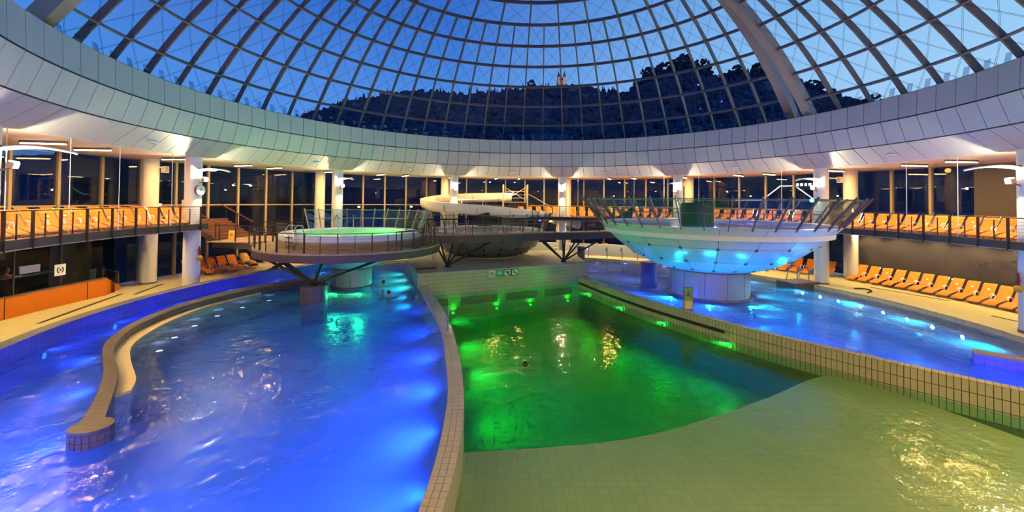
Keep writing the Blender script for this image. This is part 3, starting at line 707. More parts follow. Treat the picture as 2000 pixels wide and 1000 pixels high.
# ------------------------------------------------------------------ column lamps: floodlight under a white wing reflector
w = MB(); vs = []; fs = []; nseg = 14
for i in range(nseg + 1):
    t_ = i / nseg; y = -0.45 - 2.05 * t_; hw = 0.42 * sin(pi * min(1, t_ * 1.25 + 0.08)) ** 0.7 if t_ < 0.72 else 0.42 * sin(pi * 0.98) ** 0.7 + 0.05
    hw = max(0.05, 0.40 * (math.sin(pi * (t_ ** 0.62)) ** 0.8) if 0 < t_ < 1 else 0.05); z = 7.0 + 0.14 * sin(pi * t_ * 0.9) - 0.10 * t_ * t_
    for x, dz in ((-hw, 0.05), (0, 0), (hw, 0.05), (hw, 0.08), (0, 0.035), (-hw, 0.08)): vs.append((x, y, z + dz))
for i in range(nseg):
    for j in range(6): fs.append((i * 6 + j, i * 6 + (j + 1) % 6, i * 6 + 6 + (j + 1) % 6, i * 6 + 6 + j))
fs += [(5, 4, 3, 2, 1, 0), tuple(range(nseg * 6, nseg * 6 + 6))]
wing = w.add(vs, fs).mesh('reflector_wing', 50)
brk = MB().box((0, -0.47, 7.12), 0.12, 0.14, 0.16).bar((0, -0.4, 7.1), (0, -0.6, 7.02), 0.05, 0.05).mesh('upper_bracket')
arm = MB().bar((0, -0.40, 6.32), (0, -0.74, 6.42), 0.06, 0.06).mesh('arm')
body = MB().obox((0, -0.78, 6.52), (0.26, 0, 0), (0, 0.20, 0.05), (0, -0.05, 0.20)).mesh('lamp_body')
lens = MB().obox((0, -0.815, 6.645), (0.22, 0, 0), (0, 0.16, 0.04), (0, -0.005, 0.02)).mesh('lens')
for k, az in enumerate(inner_az):
    if k == 10: continue
    where = ['on the column at the left frame edge', 'on the clock column', 'on the column behind the green tub', 'on the slide column', 'on the middle gallery column', 'on the column above the funnel bowl', 'on the column beside the pool steps', 'on the column at the right frame edge']
    t = thing('column_lamp', 'bright floodlight with white wing reflector ' + (where[k] if k < 8 else 'behind the viewer, %s' % nth(k - 7)), 'lamp', pol(COLR, az), -az, 'column floodlights')
    put(wing, 'reflector_wing', 'white', t); put(brk, 'upper_bracket', 'steel', t); put(arm, 'arm', 'steel', t); put(body, 'lamp_body', 'steel_light', t); put(lens, 'lens', 'lamp_warm', t)
    point('flood', (0, -1.02, 6.68), (1.0, 0.80, 0.50), P_COL, 0.06, t)
# ------------------------------------------------------------------ radial ceiling bars
hous = MB().box((0, 22.4, 7.82), 0.16, 1.75, 0.10).mesh('housing', 0); tubeb = MB().box((0, 22.4, 7.75), 0.11, 1.7, 0.05).mesh('light_tube', 0)
i = 0
for k in range(-4, 8):
    for d in (0.1, 12.1, 18.2):
        i += 1; az = AZ0 + 30 * k + d
        t = thing('ceiling_light', 'slim warm strip light under the soffit, %s along the ring from the left' % nth(i), 'light', group='radial strip lights')
        put(hous, 'housing', 'steel', t, az=az); put(tubeb, 'light_tube', 'bar_warm', t, az=az)
        l = bpy.data.lights.new('strip', 'AREA'); l.shape = 'RECTANGLE'; l.size = 0.12; l.size_y = 1.7; l.energy = P_BAR * 3; l.color = WARM
        lo = bpy.data.objects.new('strip', l); C.objects.link(lo); lo.parent = t; lo.location = pol(22.4, az, 7.71); lo.rotation_euler.z = -R(az)
# small round downlights under the balconies
dl_rim = MB().lathe([(0.09, 3.52), (0.13, 3.52), (0.13, 3.6), (0.09, 3.6)], 16, close=True).mesh('rim'); dl_lens = MB().disc(0.09, 3.545, 16).mesh('lens', 0)
for nm, azs, rr in (('right', [69.5 + 4.4 * k for k in range(11)], 25.1), ('left', [-82.5 - 4.2 * k for k in range(8)], 22.2), ('far', [1 + 5.5 * k for k in range(12)], 21.3)):
    for i, az in enumerate(azs):
        t = thing('downlight', 'round downlight under the %s balcony, %s along it' % (nm, nth(i + 1)), 'light', pol(rr, az), 0, 'downlights under the balconies')
        put(dl_rim, 'rim', 'steel_light', t); put(dl_lens, 'lens', 'bar_warm', t)
        point('down', (0, 0, 3.50), (1.0, 0.72, 0.30), P_DOWN * (0.5 if nm == 'left' else 1.0), 0.08, t, 150, (0, 0, -1))
# oval detector pods on the lower cladding row
pod = MB().sphere((0, 0, 0), 0.3, 14, 8, (1, 0.45, 0.28)).mesh('shell')
for i, (az, lab) in enumerate(((-90.5, 'beside the left balcony'), (-57, 'above the stair windows'), (-33.5, 'left of the slide column'), (-4.5, 'above the slide tower'), (22, 'right of the middle gallery column'), (54, 'above the funnel bowl end'), (83.5, 'above the right balcony'))):
    t = thing('ceiling_pod', 'oval white pod on the lower cladding row ' + lab, 'detector', pol(20.0, az, 8.28), -az, 'oval pods')
    put(pod, 'shell', 'white', t); MB().cyl((0, 0, -0.1), (0, 0, -0.03), 0.08, 10).build('sensor', 'steel_light', t)
# ------------------------------------------------------------------ balconies
def balcony(lab, a0, a1, n):
    t = thing('balcony', lab, 'balcony')
    MB().sector(20.42, RF - 0.32, 3.66, 3.87, a0, a1, n).build('slab', 'balcony_floor', t)
    MB().sector(20.28, 20.42, 3.56, 3.90, a0, a1, n).build('edge_beam', 'edge_dark', t)
    MB().sector(20.26, 20.34, 3.52, 3.56, a0, a1, n).build('edge_strip', 'steel_light', t)
    MB().sector(20.42, RF - 0.32, 3.60, 3.655, a0, a1, n).build('underside', 'dark_wall', t)
    return t
def railing(lab, a0, a1, r, z, step, n, mat='rail_steel', c=None, h=1.07, drop=0.35):
    t = thing('railing', lab, 'railing', (c[0], c[1], 0) if c else (0, 0, 0))
    MB().lathe([(r - 0.03, z + h - 0.04), (r + 0.03, z + h - 0.04), (r + 0.03, z + h), (r - 0.03, z + h)], n, a0=a0, a1=a1, close=True).build('handrail', mat, t)
    cab = MB().lathe([(r - 0.006, 0), (r + 0.006, 0), (r, 0.011)], n, a0=a0, a1=a1, close=True).mesh('cable', 0)
    for i in range(1, 7): put(cab, 'cable', 'steel', t, loc=(0, 0, z + 0.02 + i * (h - 0.12) / 6.6))
    post = MB().box((0, r - 0.05, z + (h - drop) / 2), 0.05, 0.10, h + drop).mesh('post', 0); sh = MB().box((0, r, z + h * 0.44), 0.03, 0.04, h * 0.88).mesh('stay', 0)
    k = int((a1 - a0) / step)
    for i in range(k + 1): put(post, 'post', mat, t, az=a0 + step * i)
    for i in range(k): put(sh, 'stay', mat, t, az=a0 + step * (i + 0.5))
    return t
balcony('left balcony with a dark edge beam, packed with orange loungers', -128, -79.3, 40)
balcony('long right and far balcony with a dark edge beam behind the funnel bowl', -2.5, 125, 90)
railing('cable railing along the left balcony', -126, -79.6, 20.33, 3.87, 3.77, 40)
railing('cable railing along the right and far balcony', -2.3, 123, 20.33, 3.87, 3.75, 90)
rod = MB().cyl((0, 20.45, 3.6), (0, 20.45, ZD), 0.015, 6).mesh('rod'); fork = MB().box((0, 20.45, 3.72), 0.07, 0.07, 0.25).mesh('fork')
for i, az in enumerate((-118, -110, -101.6, -94.3, -85.6)):
    t = thing('hanger_rod', 'thin white steel hanger of the left balcony, %s from the left' % nth(i + 1), 'rod', group='balcony hangers'); put(rod, 'rod', 'white', t, az=az); put(fork, 'fork', 'white', t, az=az)
for i, az in enumerate((4.5, 14, 21, 29, 36.6, 45, 54, 63, 84.8, 92.1, 104)):
    t = thing('hanger_rod', 'thin white steel hanger of the long balcony, %s from the slide end' % nth(i + 1), 'rod', group='balcony hangers'); put(rod, 'rod', 'white', t, az=az); put(fork, 'fork', 'white', t, az=az)
# ------------------------------------------------------------------ sun loungers
def sheet(prof, w, th, name):
    vs = []; fs = []; n_ = len(prof)
    for sx in (-w / 2, w / 2):
        for y, z in prof: vs.append((sx, y, z))
        for y, z in prof: vs.append((sx, y, z - th))
    m_ = 2 * n_
    for i in range(n_ - 1):
        fs += [(i, i + 1, m_ + i + 1, m_ + i), (n_ + i + 1, n_ + i, m_ + n_ + i, m_ + n_ + i + 1), (i + 1, i, n_ + i, n_ + i + 1), (m_ + i, m_ + i + 1, m_ + n_ + i + 1, m_ + n_ + i)]
    fs += [(0, m_, m_ + n_, n_), (n_ - 1, 2 * n_ - 1, m_ + 2 * n_ - 1, m_ + n_ - 1)]
    return MB().add(vs, fs).mesh(name, 50)
SEAT = [(0.0, 0.12), (0.05, 0.19), (0.35, 0.27), (0.70, 0.335), (0.95, 0.345), (1.10, 0.315), (1.22, 0.30)]
BACK = [(1.22, 0.30), (1.32, 0.355), (1.49, 0.51), (1.65, 0.70), (1.78, 0.87), (1.87, 0.98), (1.96, 1.03)]
lg_seat = sheet(SEAT, 0.55, 0.02, 'seat'); lg_back = sheet(BACK, 0.55, 0.02, 'backrest')
fr_ = MB()
for sx in (-0.285, 0.285):
    fr_.tube([(sx, y, z) for y, z in SEAT], 0.018, 6); fr_.tube([(sx, y, z) for y, z in BACK], 0.018, 6)
fr_.tube([(-0.285, 0.0, 0.12), (0.285, 0.0, 0.12)], 0.016, 6).tube([(-0.285, 1.96, 1.02), (0.285, 1.96, 1.02)], 0.016, 6)
lg_frame = fr_.mesh('frame')
arm_m = {}; leg_m = {}
for sx in (-1, 1):
    arm_m[sx] = MB().tube([(sx * 0.295, 1.02, 0.34), (sx * 0.305, 1.03, 0.47), (sx * 0.308, 1.12, 0.555), (sx * 0.308, 1.28, 0.56), (sx * 0.305, 1.40, 0.50), (sx * 0.295, 1.44, 0.45)], 0.022, 7).mesh('armrest')
    leg_m[sx, 0] = MB().tube([(sx * 0.29, 0.50, 0.29), (sx * 0.29, 0.42, 0.0)], 0.016, 6).mesh('leg'); leg_m[sx, 1] = MB().tube([(sx * 0.29, 1.22, 0.30), (sx * 0.29, 1.52, 0.0)], 0.016, 6).mesh('leg')
emb_r = MB().tube([(0, 1.665, 0.695), (0, 1.645, 0.712)], 0.05, 12).mesh('emblem')
def make_lounger(label, group, full=True, variant=0):
    t = thing('sun_lounger', label, 'lounger', group=group)
    put(lg_seat, 'seat', 'orange_fabric', t); put(lg_back, 'backrest', 'orange_fabric', t)
    put(lg_frame, 'frame', 'chrome', t)
    for sx in (-1, 1):
        put(arm_m[sx], 'armrest', 'white', t)
        for e_ in (0, 1):
            put(leg_m[sx, e_], 'leg', 'chrome', t)
    if full: put(emb_r, 'emblem', 'white' if variant else 'emblem_amber', t)
    return t
src = {}
def lounger(p, face_az, label, group, full=True, variant=0):
    """foot end at p, head away from the dome axis along face_az"""
    key = (full, variant)
    if key not in src:
        src[key] = make_lounger(label, group, full, variant); o = src[key]; o.location = p; o.rotation_euler.z = -R(face_az)
    else:
        o = dup(src[key], p, -face_az, label); o['group'] = group
    return o
for i in range(16):
    az = -80.2 - 2.17 * i
    lounger(pol(20.85, az, 3.87), -64 + 0.4 * (az + 80), 'orange sling lounger on the left balcony, %s from the stair end, front row' % nth(i + 1), 'loungers on the left balcony', variant=1 if i in (5, 8, 9) else 0)
for i in range(10):
    az = -80.5 - 2.6 * i
    lounger(pol(23.6, az, 3.87), az + 10, 'orange lounger in the rear row of the left balcony, %s from the stair end' % nth(i + 1), 'rear loungers on the left balcony', False)
for i in range(14):
    az = 73.4 + 2.12 * i
    lounger(pol(20.85, az, 3.87), 66 + 0.4 * (az - 75), 'orange sling lounger on the right balcony, %s from the funnel bowl' % nth(i + 1), 'loungers on the right balcony', variant=1 if i in (1, 5, 8) else 0)
for i, az in enumerate([-1.0, 1.2, 3.6, 6.0, 8.0, 12.6, 14.9, 17.2] + [19.5 + 2.25 * k for k in range(22)]):
    lounger(pol(21.7, az, 3.87), az - 6, 'orange lounger on the far balcony, %s from the slide' % nth(i + 1), 'loungers on the far balcony', False)
for i in range(13):
    az = 69.6 + 1.80 * i
    lounger(pol(23.9, az, 0.0), 65 + 0.35 * (az - 70), 'orange sling lounger on the lower deck by the dark wall, %s from the yellow column' % nth(i + 1), 'loungers along the dark wall', variant=1 if i in (2, 5, 7, 8, 9) else 0)
for i, az in enumerate((53.0, 54.9, 56.8, 58.7, 60.6, 62.6, 65.9)):
    lounger(pol(23.6, az, 0.0), az - 12, 'orange lounger in the shade below the funnel bowl, %s from the left' % nth(i + 1), 'loungers behind the pool steps')
for i, az in enumerate((-72.6, -70.4, -68.6, -66.8, -65.0)):
    lounger(pol(24.2, az, 0.0), -58, 'orange sling lounger beside the lazy river, %s from the clock column' % nth(i + 1), 'loungers beside the lazy river')
lounger(pol(24.1, -62.9, 0.0), -56, 'orange lounger by the river half covered with a towel', 'loungers beside the lazy river')
for i, az in enumerate((17.5, 19.8)):
    lounger(pol(23.0, az, 0.0), az, 'small orange lounger on the far ground deck seen below the walkway, %s one' % nth(i + 1), 'loungers on the far ground deck', False)

# ------------------------------------------------------------------ funnel bowls
def glass_crown(root, c, r0, z0, r1, z1, n, a0, a1, post_mat, top_rail=True):
    """flared balustrade of leaning posts and glass panes (local to root at c)"""
    st_ = (a1 - a0) / n
    q0 = Vector((r0, z0)); q1 = Vector((r1, z1)); d = (q1 - q0).normalized(); nr = Vector((d.y, -d.x))
    g_ = 0.05 / max(r0, 0.1) * 57.3
    pm = MB().lathe([(r0, z0), (r1, z1), (r1 + 0.02, z1), (r0 + 0.02, z0)], 1, a0=-st_ / 2 + g_, a1=st_ / 2 - g_, close=True).mesh('glass_pane', 0)
    bm = MB().bar((0, r0 - 0.02 - d.x * 0.25, z0 - d.y * 0.25), (0, r1 + 0.02, z1), 0.045, 0.13, up=(1, 0, 0)).mesh('post', 0)
    bm = MB().obox(((0), (r0 + r1) / 2 + 0.03, (z0 + z1) / 2 - 0.02), (0.038, 0, 0), (0, nr.x * 0.10, nr.y * 0.10), (0, (r1 - r0) + d.x * 0.2, (z1 - z0) + d.y * 0.2)).mesh('post', 0)
    for i in range(n):
        put(pm, 'glass_pane', 'rail_glass', root, az=a0 + st_ * (i + 0.5))
    for i in range(n if a1 - a0 > 359 else n + 1): put(bm, 'post', post_mat, root, az=a0 + st_ * i)
    for f_ in ((0.97, 0.5) if top_rail else (0.97,)):
        p = q0 + (q1 - q0) * f_
        MB().lathe([(p.x - 0.12, p.y - 0.02), (p.x - 0.08, p.y - 0.02), (p.x - 0.08, p.y + 0.02), (p.x - 0.12, p.y + 0.02)], max(n, 24), a0=a0, a1=a1, close=True).build('hoop_rail', 'steel_light', root)
def shell(root, prof, n, gap, bolt_mat, off=0.0, mat='shell'):
    MB().lathe([(r - 0.05, z + 0.01) for r, z in prof], 80).build('shell_core', 'backing', root)
    for j in range(len(prof) - 1):
        (r0, z0), (r1, z1) = prof[j], prof[j + 1]
        d = Vector((r1 - r0, z1 - z0)).normalized(); e0 = Vector((r0, z0)) + d * gap; e1 = Vector((r1, z1)) - d * gap
        ga = gap / max(r0, r1) * 57.3; w_ = 360 / n / 2
        me = MB().lathe([(e0.x, e0.y), (e1.x, e1.y), (e1.x - 0.03, e1.y + 0.005), (e0.x - 0.03, e0.y + 0.005)], 3, a0=-w_ + ga, a1=w_ - ga, close=True).mesh('shell_panel', 50)
        for k in range(n): put(me, 'shell_panel', mat, root, az=off + 360 / n * (k + 0.5))
        if 0 < j:
            nn = Vector((d.y, -d.x)); p = Vector((r0, z0))
            bo = MB().cyl((0, p.x - nn.x * 0.01, p.y - nn.y * 0.01), (0, p.x + nn.x * 0.04, p.y + nn.y * 0.04), 0.085, 10).mesh('bolt')
            for k in range(n): put(bo, 'bolt', bolt_mat, root, az=off + 360 / n * k)
BC = (10.66, 4.7)
bowl = thing('funnel_pool', 'big white funnel shaped pool bowl with leaning glass balustrade', 'pool', (BC[0], BC[1], 0))
PR = [(2.45, 1.44), (3.44, 1.73), (4.56, 2.30), (5.60, 3.12), (6.62, 4.16)]
shell(bowl, PR, 20, 0.012, 'steel', off=3)
MB().lathe([(6.62, 4.16), (6.66, 4.22), (6.45, 4.24), (6.3, 4.2), (6.3, 3.6)], 80).build('rim', 'white', bowl)
MB().disc(6.32, 3.75, 64).build('basin_floor', 'white', bowl)
MB().disc(6.31, 4.10, 64).build('basin_water', 'tub_water', bowl)
MB().lathe([(0.05, 3.8), (0.95, 3.8), (0.95, 5.35), (0.8, 5.45), (0.05, 5.45)], 28, c=(-0.9, -0.4)).build('centre_drum', 'dark_steel', bowl)
glass_crown(bowl, BC, 6.62, 4.22, 7.72, 5.68, 40, 0, 360, 'steel')
ped = thing('funnel_pedestal', 'round metal pedestal with bolted plates under the big funnel bowl', 'pedestal', (BC[0], BC[1], 0))
MB().lathe([(2.27, -1.5), (2.27, 1.42), (2.45, 1.44)], 64).build('core', 'steel', ped)
pp = MB().lathe([(2.30, -0.15), (2.30, 1.36), (2.275, 1.36), (2.275, -0.15)], 5, a0=-14.6, a1=14.6, close=True).mesh('plate'); bo = MB().cyl((0, 2.29, 0), (0, 2.34, 0), 0.075, 12).mesh('bolt')
for k in range(12):
    q_ = put(pp, 'plate', 'pedestal_metal', ped, az=15 + 30 * k)
    for z in (0.05, 1.15): put(bo, 'bolt', 'steel_light', ped, az=30 * k, loc=(0, 0, z))
MB().lathe([(2.42, -0.22), (2.42, -0.14), (2.28, -0.12)], 64).build('base_ring', 'steel', ped)
for a, rr, cname in ((-40, 3.6, 'led_violet'), (120, 4.6, 'led_violet'), (200, 3.5, 'led_blue'), (30, 4.8, 'led_violet'), (75, 3.2, 'led_violet')):
    p = pol(rr, a, 3.8); MB().cyl(p, p + Vector((0, 0, 0.05)), 0.14, 12).build('basin_lamp', cname, bowl)
    point('basin_glow', p + Vector((0, 0, 0.12)), (0.22, 0.16, 1.0), 190, 0.1, bowl)
# middle bowl on the tiled block, lit red
MC = (-3.75, 15.2)
mb_ = thing('dark_bowl', 'dark bowl shaped pool with red lamps on the tiled block behind the walkway', 'pool', (MC[0], MC[1], 0))
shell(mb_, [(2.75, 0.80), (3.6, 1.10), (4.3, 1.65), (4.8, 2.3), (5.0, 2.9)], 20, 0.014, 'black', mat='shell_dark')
MB().lathe([(2.95, 0.74), (2.95, 0.80), (2.7, 0.84)], 48).build('base_ring', 'white', mb_)
MB().lathe([(5.0, 2.9), (5.02, 2.98), (4.7, 3.0), (4.6, 2.95), (4.6, 2.4)], 64).build('rim', 'white', mb_)
MB().disc(4.62, 2.5, 64).build('basin_floor', 'white', mb_); MB().disc(4.61, 2.86, 64).build('basin_water', 'tub_water', mb_)
glass_crown(mb_, MC, 5.0, 2.98, 5.55, 4.35, 18, 72, 288, 'steel')
for a, rr in ((193, 3.4), (172, 3.4), (150, 2.6), (215, 3.0), (120, 3.2)):
    p = pol(rr, a, 2.52); MB().cyl(p, p + Vector((0, 0, 0.38)), 0.07, 10).build('basin_lamp', 'led_red', mb_)
    point('basin_glow', p + Vector((0, 0, 0.2)), (1.0, 0.08, 0.05), 110, 0.1, mb_)
# ------------------------------------------------------------------ whirlpool platform on the left
GC = (-12.11, 6.14)
gp = thing('whirlpool_platform', 'round timber platform carrying the green whirlpool tub', 'platform', (GC[0], GC[1], 0))
MB().lathe([(5.2, 2.03), (5.66, 2.05), (5.66, 2.50), (5.2, 2.50)], 80, close=True).build('fascia', 'fascia_brown', gp)
MB().lathe([(0.5, 2.03), (5.3, 2.03)], 60).build('underside', 'fascia_brown', gp)
for j in range(12):           # ring boards of the deck
    r0 = 4.4 + j * 0.106
    MB().sector(r0, r0 + 0.098, 2.46, 2.55, 0, 360, 80).build('board', 'wood_deck', gp)
for j in range(6):            # slatted skirt below the tub
    MB().lathe([(4.44 - 0.018 * j, 2.55 + j * 0.065), (4.44 - 0.018 * j, 2.60 + j * 0.065), (4.3 - 0.018 * j, 2.60 + j * 0.065), (4.3 - 0.018 * j, 2.55 + j * 0.065)], 72, close=True).build('skirt_slat', 'wood_deck', gp)
tub = thing('whirlpool_tub', 'round white whirlpool tub glowing green on the left platform', 'tub', (GC[0], GC[1], 0))
MB().lathe([(4.2, 2.60), (4.2, 2.94), (4.3, 3.0), (4.32, 3.28), (4.25, 3.35), (3.75, 3.36), (3.6, 3.28), (3.55, 2.75), (0.05, 2.72)], 80).build('shell', 'white', tub)
MB().disc(3.6, 3.24, 64).build('basin_water', 'tub_water', tub)
for a in (140, 165, 190, 215, 100, 20):
    p = pol(3.0, a, 2.78); MB().cyl(p, p + Vector((0, 0, 0.06)), 0.13, 12).build('basin_lamp', 'led_green', tub); point('basin_glow', p + Vector((0, 0, 0.18)), (0.04, 1.0, 0.10), 260, 0.1, tub)
gt = thing('tub_balustrade', 'flared glass balustrade around the back of the whirlpool tub', 'balustrade', (GC[0], GC[1], 0))
glass_crown(gt, GC, 4.36, 3.36, 4.85, 4.68, 13, -62, 95, 'steel_light')
gped = thing('tub_pedestal', 'round metal pedestal carrying the whirlpool platform', 'pedestal', (GC[0], GC[1], 0))
MB().lathe([(1.22, -1.5), (1.22, 1.03), (1.3, 1.05)], 48).build('core', 'steel', gped)
pl_ = MB().lathe([(1.245, -0.15), (1.245, 0.98), (1.225, 0.98), (1.225, -0.15)], 6, a0=-21.8, a1=21.8, close=True).mesh('plate'); bo = MB().cyl((0, 1.235, 0), (0, 1.275, 0), 0.06, 10).mesh('bolt')
for k in range(8):
    put(pl_, 'plate', 'pedestal_metal', gped, az=8 + 45 * k)
    for z in (0.0, 0.85): put(bo, 'bolt', 'steel_light', gped, az=8 + 22.5 + 45 * k, loc=(0, 0, z))
MB().lathe([(1.28, 1.05), (1.95, 1.32), (2.9, 1.72), (3.7, 2.04)], 64).build('funnel', 'shell', gped)
MB().lathe([(1.34, -0.22), (1.34, -0.15), (1.23, -0.13)], 48).build('base_ring', 'steel', gped)
railing('cable railing around the whirlpool platform', 95, 292, 5.58, 2.55, 18, 60, c=GC, drop=0.5)
# tiled drum with black struts
def drum(c, r, z1, lab, mat, name='tiled_drum'):
    t = thing(name, lab, 'drum', (c[0], c[1], 0)); MB().lathe([(r, -1.5), (r, z1), (0.02, z1)], 40).build('body', mat, t)
    MB().lathe([(r + 0.015, z1 - 0.06), (r + 0.015, z1 + 0.02), (r - 0.1, z1 + 0.03)], 40).build('cap_ring', 'tile_grey', t); return t
drum((-12.68, 2.05), 0.70, 0.60, 'grey tiled drum in the blue pool under the whirlpool platform', 'grey_tile')
drum((9.64, 12.78), 0.65, 0.55, 'dark blue drum behind the big funnel bowl', 'blue_glow_tile')
drum((4.55, 15.5), 0.33, 1.45, 'slim grey post standing in the pool beside the tiled block', 'grey_tile', 'slim_post')
def struts(lab, foot, tops, r=0.065):
    t = thing('strut_fan', lab, 'support', foot)
    MB().lathe([(0.22, 0), (0.22, 0.06), (0.12, 0.1), (0.12, 0.25)], 12).build('foot_plate', 'black', t)
    for p in tops: MB().tube([(0, 0, 0.08), Vector(p) - Vector(foot)], r, 8).build('strut', 'black', t)
struts('fan of black struts from the grey drum up to the whirlpool platform', (-12.68, 2.05, 0.61), [(-15.6, 2.25, 2.05), (-14.1, 1.5, 2.05), (-15.2, 2.6, 2.05), (-11.95, 1.5, 2.05), (-9.1, 2.1, 2.05)], 0.075)
struts('fan of black struts at the left end of the tiled block', (-6.16, 8.2, 0.74), [(-7.0, 7.9, 2.46), (-6.7, 8.4, 2.46), (-5.75, 8.3, 2.46), (-5.0, 8.5, 2.46), (-3.1, 9.2, 2.46)])
struts('fan of black struts at the right end of the tiled block', (2.46, 11.2, 0.74), [(0.8, 11.1, 2.46), (0.6, 10.7, 2.46), (2.43, 11.6, 2.46), (2.62, 11.6, 2.46), (3.6, 11.9, 2.46), (4.1, 12.1, 2.46), (6.0, 13.1, 2.46)])
# ------------------------------------------------------------------ walkway
wk = thing('walkway', 'dark timber walkway crossing in front of the red lit bowl', 'walkway')
WE = smooth_path([(-7.9, 6.5), (-7.0, 7.4), (-3.77, 8.3), (0.32, 10.4), (3.74, 11.5), (7.4, 13.4)], 6); WE2 = offset_path(WE, 1.25)
MB().prism(ribbon(WE, WE2), 2.45, 2.98).build('beam', 'fascia_brown', wk, smooth=0)
for i in range(len(WE) - 1):
    a0_, a1_, b0_, b1_ = [Vector(p) for p in (WE[i], WE[i + 1], WE2[i], WE2[i + 1])]
    for k in range(3):
        f0, f1 = k / 3 + 0.02, (k + 1) / 3 - 0.02
        q = [a0_.lerp(a1_, f0), a0_.lerp(a1_, f1), b0_.lerp(b1_, f1), b0_.lerp(b1_, f0)]
        MB().prism([tuple(v) for v in q], 2.98, 3.03).build('board', 'wood_deck', wk, smooth=0)
def path_rail(lab, path, z, step, h=1.07, mat='rail_steel', zs=None):
    t = thing('railing', lab, 'railing'); P3 = [(p[0], p[1], (zs[i] if zs else z)) for i, p in enumerate(path)]
    MB().tube([(x, y, zz + h) for x, y, zz in P3], 0.03, 6).build('handrail', mat, t)
    for k in range(1, 7): MB().tube([(x, y, zz + 0.04 + k * (h - 0.14) / 6.6) for x, y, zz in P3], 0.007, 4).build('cable', 'steel', t)
    acc = 0; nxt = 0
    for a, b in zip(P3[:-1], P3[1:]):
        a = Vector(a); b = Vector(b); d = (b - a).length
        while nxt <= acc + d + 1e-6:
            p = a + (b - a) * ((nxt - acc) / d); MB().box((p.x, p.y, p.z + h / 2 - 0.15), 0.05, 0.06, h + 0.25).build('post', mat, t, smooth=0); nxt += step
        acc += d
    return t
path_rail('cable railing along the front of the walkway', offset_path(WE, 0.06), 3.03, 1.35)
path_rail('cable railing along the back of the walkway', offset_path(WE, 1.19), 3.03, 1.5)
sb_ = thing('bowl_stair', 'dark closed stair from the walkway up to the big funnel bowl', 'stairs', (6.6, 12.4, 3.03), -35)
for i in range(6): MB().box((0.15 + i * 0.28, 0, 0.09 + 0.095 * i), 0.28, 1.2, 0.18 + 0.19 * i).build('step', 'black', sb_)
MB().obox((0.9, -0.62, 1.0), (1.8, 0, 1.15), (0, 0.05, 0), (0, 0, 0.9)).build('side_panel', 'edge_dark', sb_)
tl_ = thing('towel_rack', 'black slatted rack standing by the red lit bowl', 'rack', (-4.3, 18.6, 3.0), -10)
MB().box((0, 0.12, 0.65), 1.15, 0.06, 1.25).build('back', 'black', tl_)
for i in range(6): MB().box((-0.5 + 0.2 * i, 0.0, 0.65), 0.07, 0.12, 1.3).build('slat', 'dark_steel', tl_)
# steps from the platform up to the walkway
ps = thing('platform_steps', 'short timber steps between whirlpool platform and walkway', 'stairs')
for i in range(4):
    ar = MB().sector(4.5, 5.6, 2.55, 2.65 + 0.11 * i, 88 + 7 * (3 - i), 96 + 7 * (3 - i), 4)
    o_ = ar.build('step', 'wood_red', ps); o_.location = (GC[0], GC[1], 0)
path_rail('short railing rising from the platform to the walkway', [tuple(Vector(GC) + Vector(pol(5.6, a)[:2])) for a in (135, 122, 110, 98)] + [(-7.6, 6.7)], 2.55, 1.2, zs=[2.55, 2.6, 2.7, 2.85, 3.03])
# ladder and grab rails of the tub
ld = thing('tub_ladder', 'small chrome ladder hooked over the front of the whirlpool tub', 'ladder', (GC[0], GC[1], 0))
lp = pol(4.36, 207)
tg = Vector((cos(R(207)), -sin(R(207)), 0)); rd = Vector((sin(R(207)), cos(R(207)), 0))
for s_ in (-0.35, 0.35):
    b0 = rd * 4.5 + tg * s_; MB().tube([b0 + Vector((0, 0, 2.58)), b0 + Vector((0, 0, 3.7)), rd * 4.3 + tg * s_ + Vector((0, 0, 3.95)), rd * 3.95 + tg * s_ + Vector((0, 0, 3.9)), rd * 3.85 + tg * s_ + Vector((0, 0, 3.3))], 0.03, 7).build('rail', 'chrome', ld)
for z in (2.75, 3.0, 3.25): MB().tube([rd * 4.5 + tg * -0.35 + Vector((0, 0, z)), rd * 4.5 + tg * 0.35 + Vector((0, 0, z))], 0.035, 7).build('rung', 'chrome', ld)
for i, a in enumerate((-38, -20)):
    t = thing('grab_rail', 'chrome grab rail at the back of the whirlpool tub, %s from the left' % nth(i + 1), 'rail', (GC[0], GC[1], 0), group='tub grab rails')
    r_ = Vector((sin(R(a)), cos(R(a)), 0)); MB().tube([r_ * 4.2 + Vector((0, 0, 3.34)), r_ * 4.1 + Vector((0, 0, 4.1)), r_ * 3.7 + Vector((0, 0, 4.3)), r_ * 3.4 + Vector((0, 0, 4.0)), r_ * 3.4 + Vector((0, 0, 3.3))], 0.035, 8).build('bar', 'chrome', t)
# ------------------------------------------------------------------ landing and stairs up to the left balcony
lan = thing('landing', 'timber landing between whirlpool platform and the wooden stairs', 'landing')
MB().prism([(-17.2, 3.9), (-17.3, 10.2), (-18.6, 11.2), (-21.7, 11.2), (-21.9, 6.9), (-18.9, 5.9)], 2.1, 2.5).build('beam', 'fascia_brown', lan, smooth=0)
for i in range(22):
    x = -17.5 - 0.2 * i; MB().box((x, 8.6 - 0.06 * max(0, 10 - i) * 0.0, 2.525), 0.185, 5.0 if x < -18.6 else 3.6, 0.05).build('board', 'wood_deck', lan)
wst = thing('wooden_stairs', 'reddish wooden stairs climbing from the landing to the left balcony', 'stairs')
for i in range(7):
    MB().box((-21.85 - 0.31 * i, 8.95, 2.55 + 0.19 * i + 0.165), 0.34, 3.9, 0.05).build('tread', 'wood_red', wst)
    MB().box((-21.70 - 0.31 * i, 8.95, 2.55 + 0.19 * i + 0.07), 0.03, 3.9, 0.14).build('riser', 'wood_red', wst)
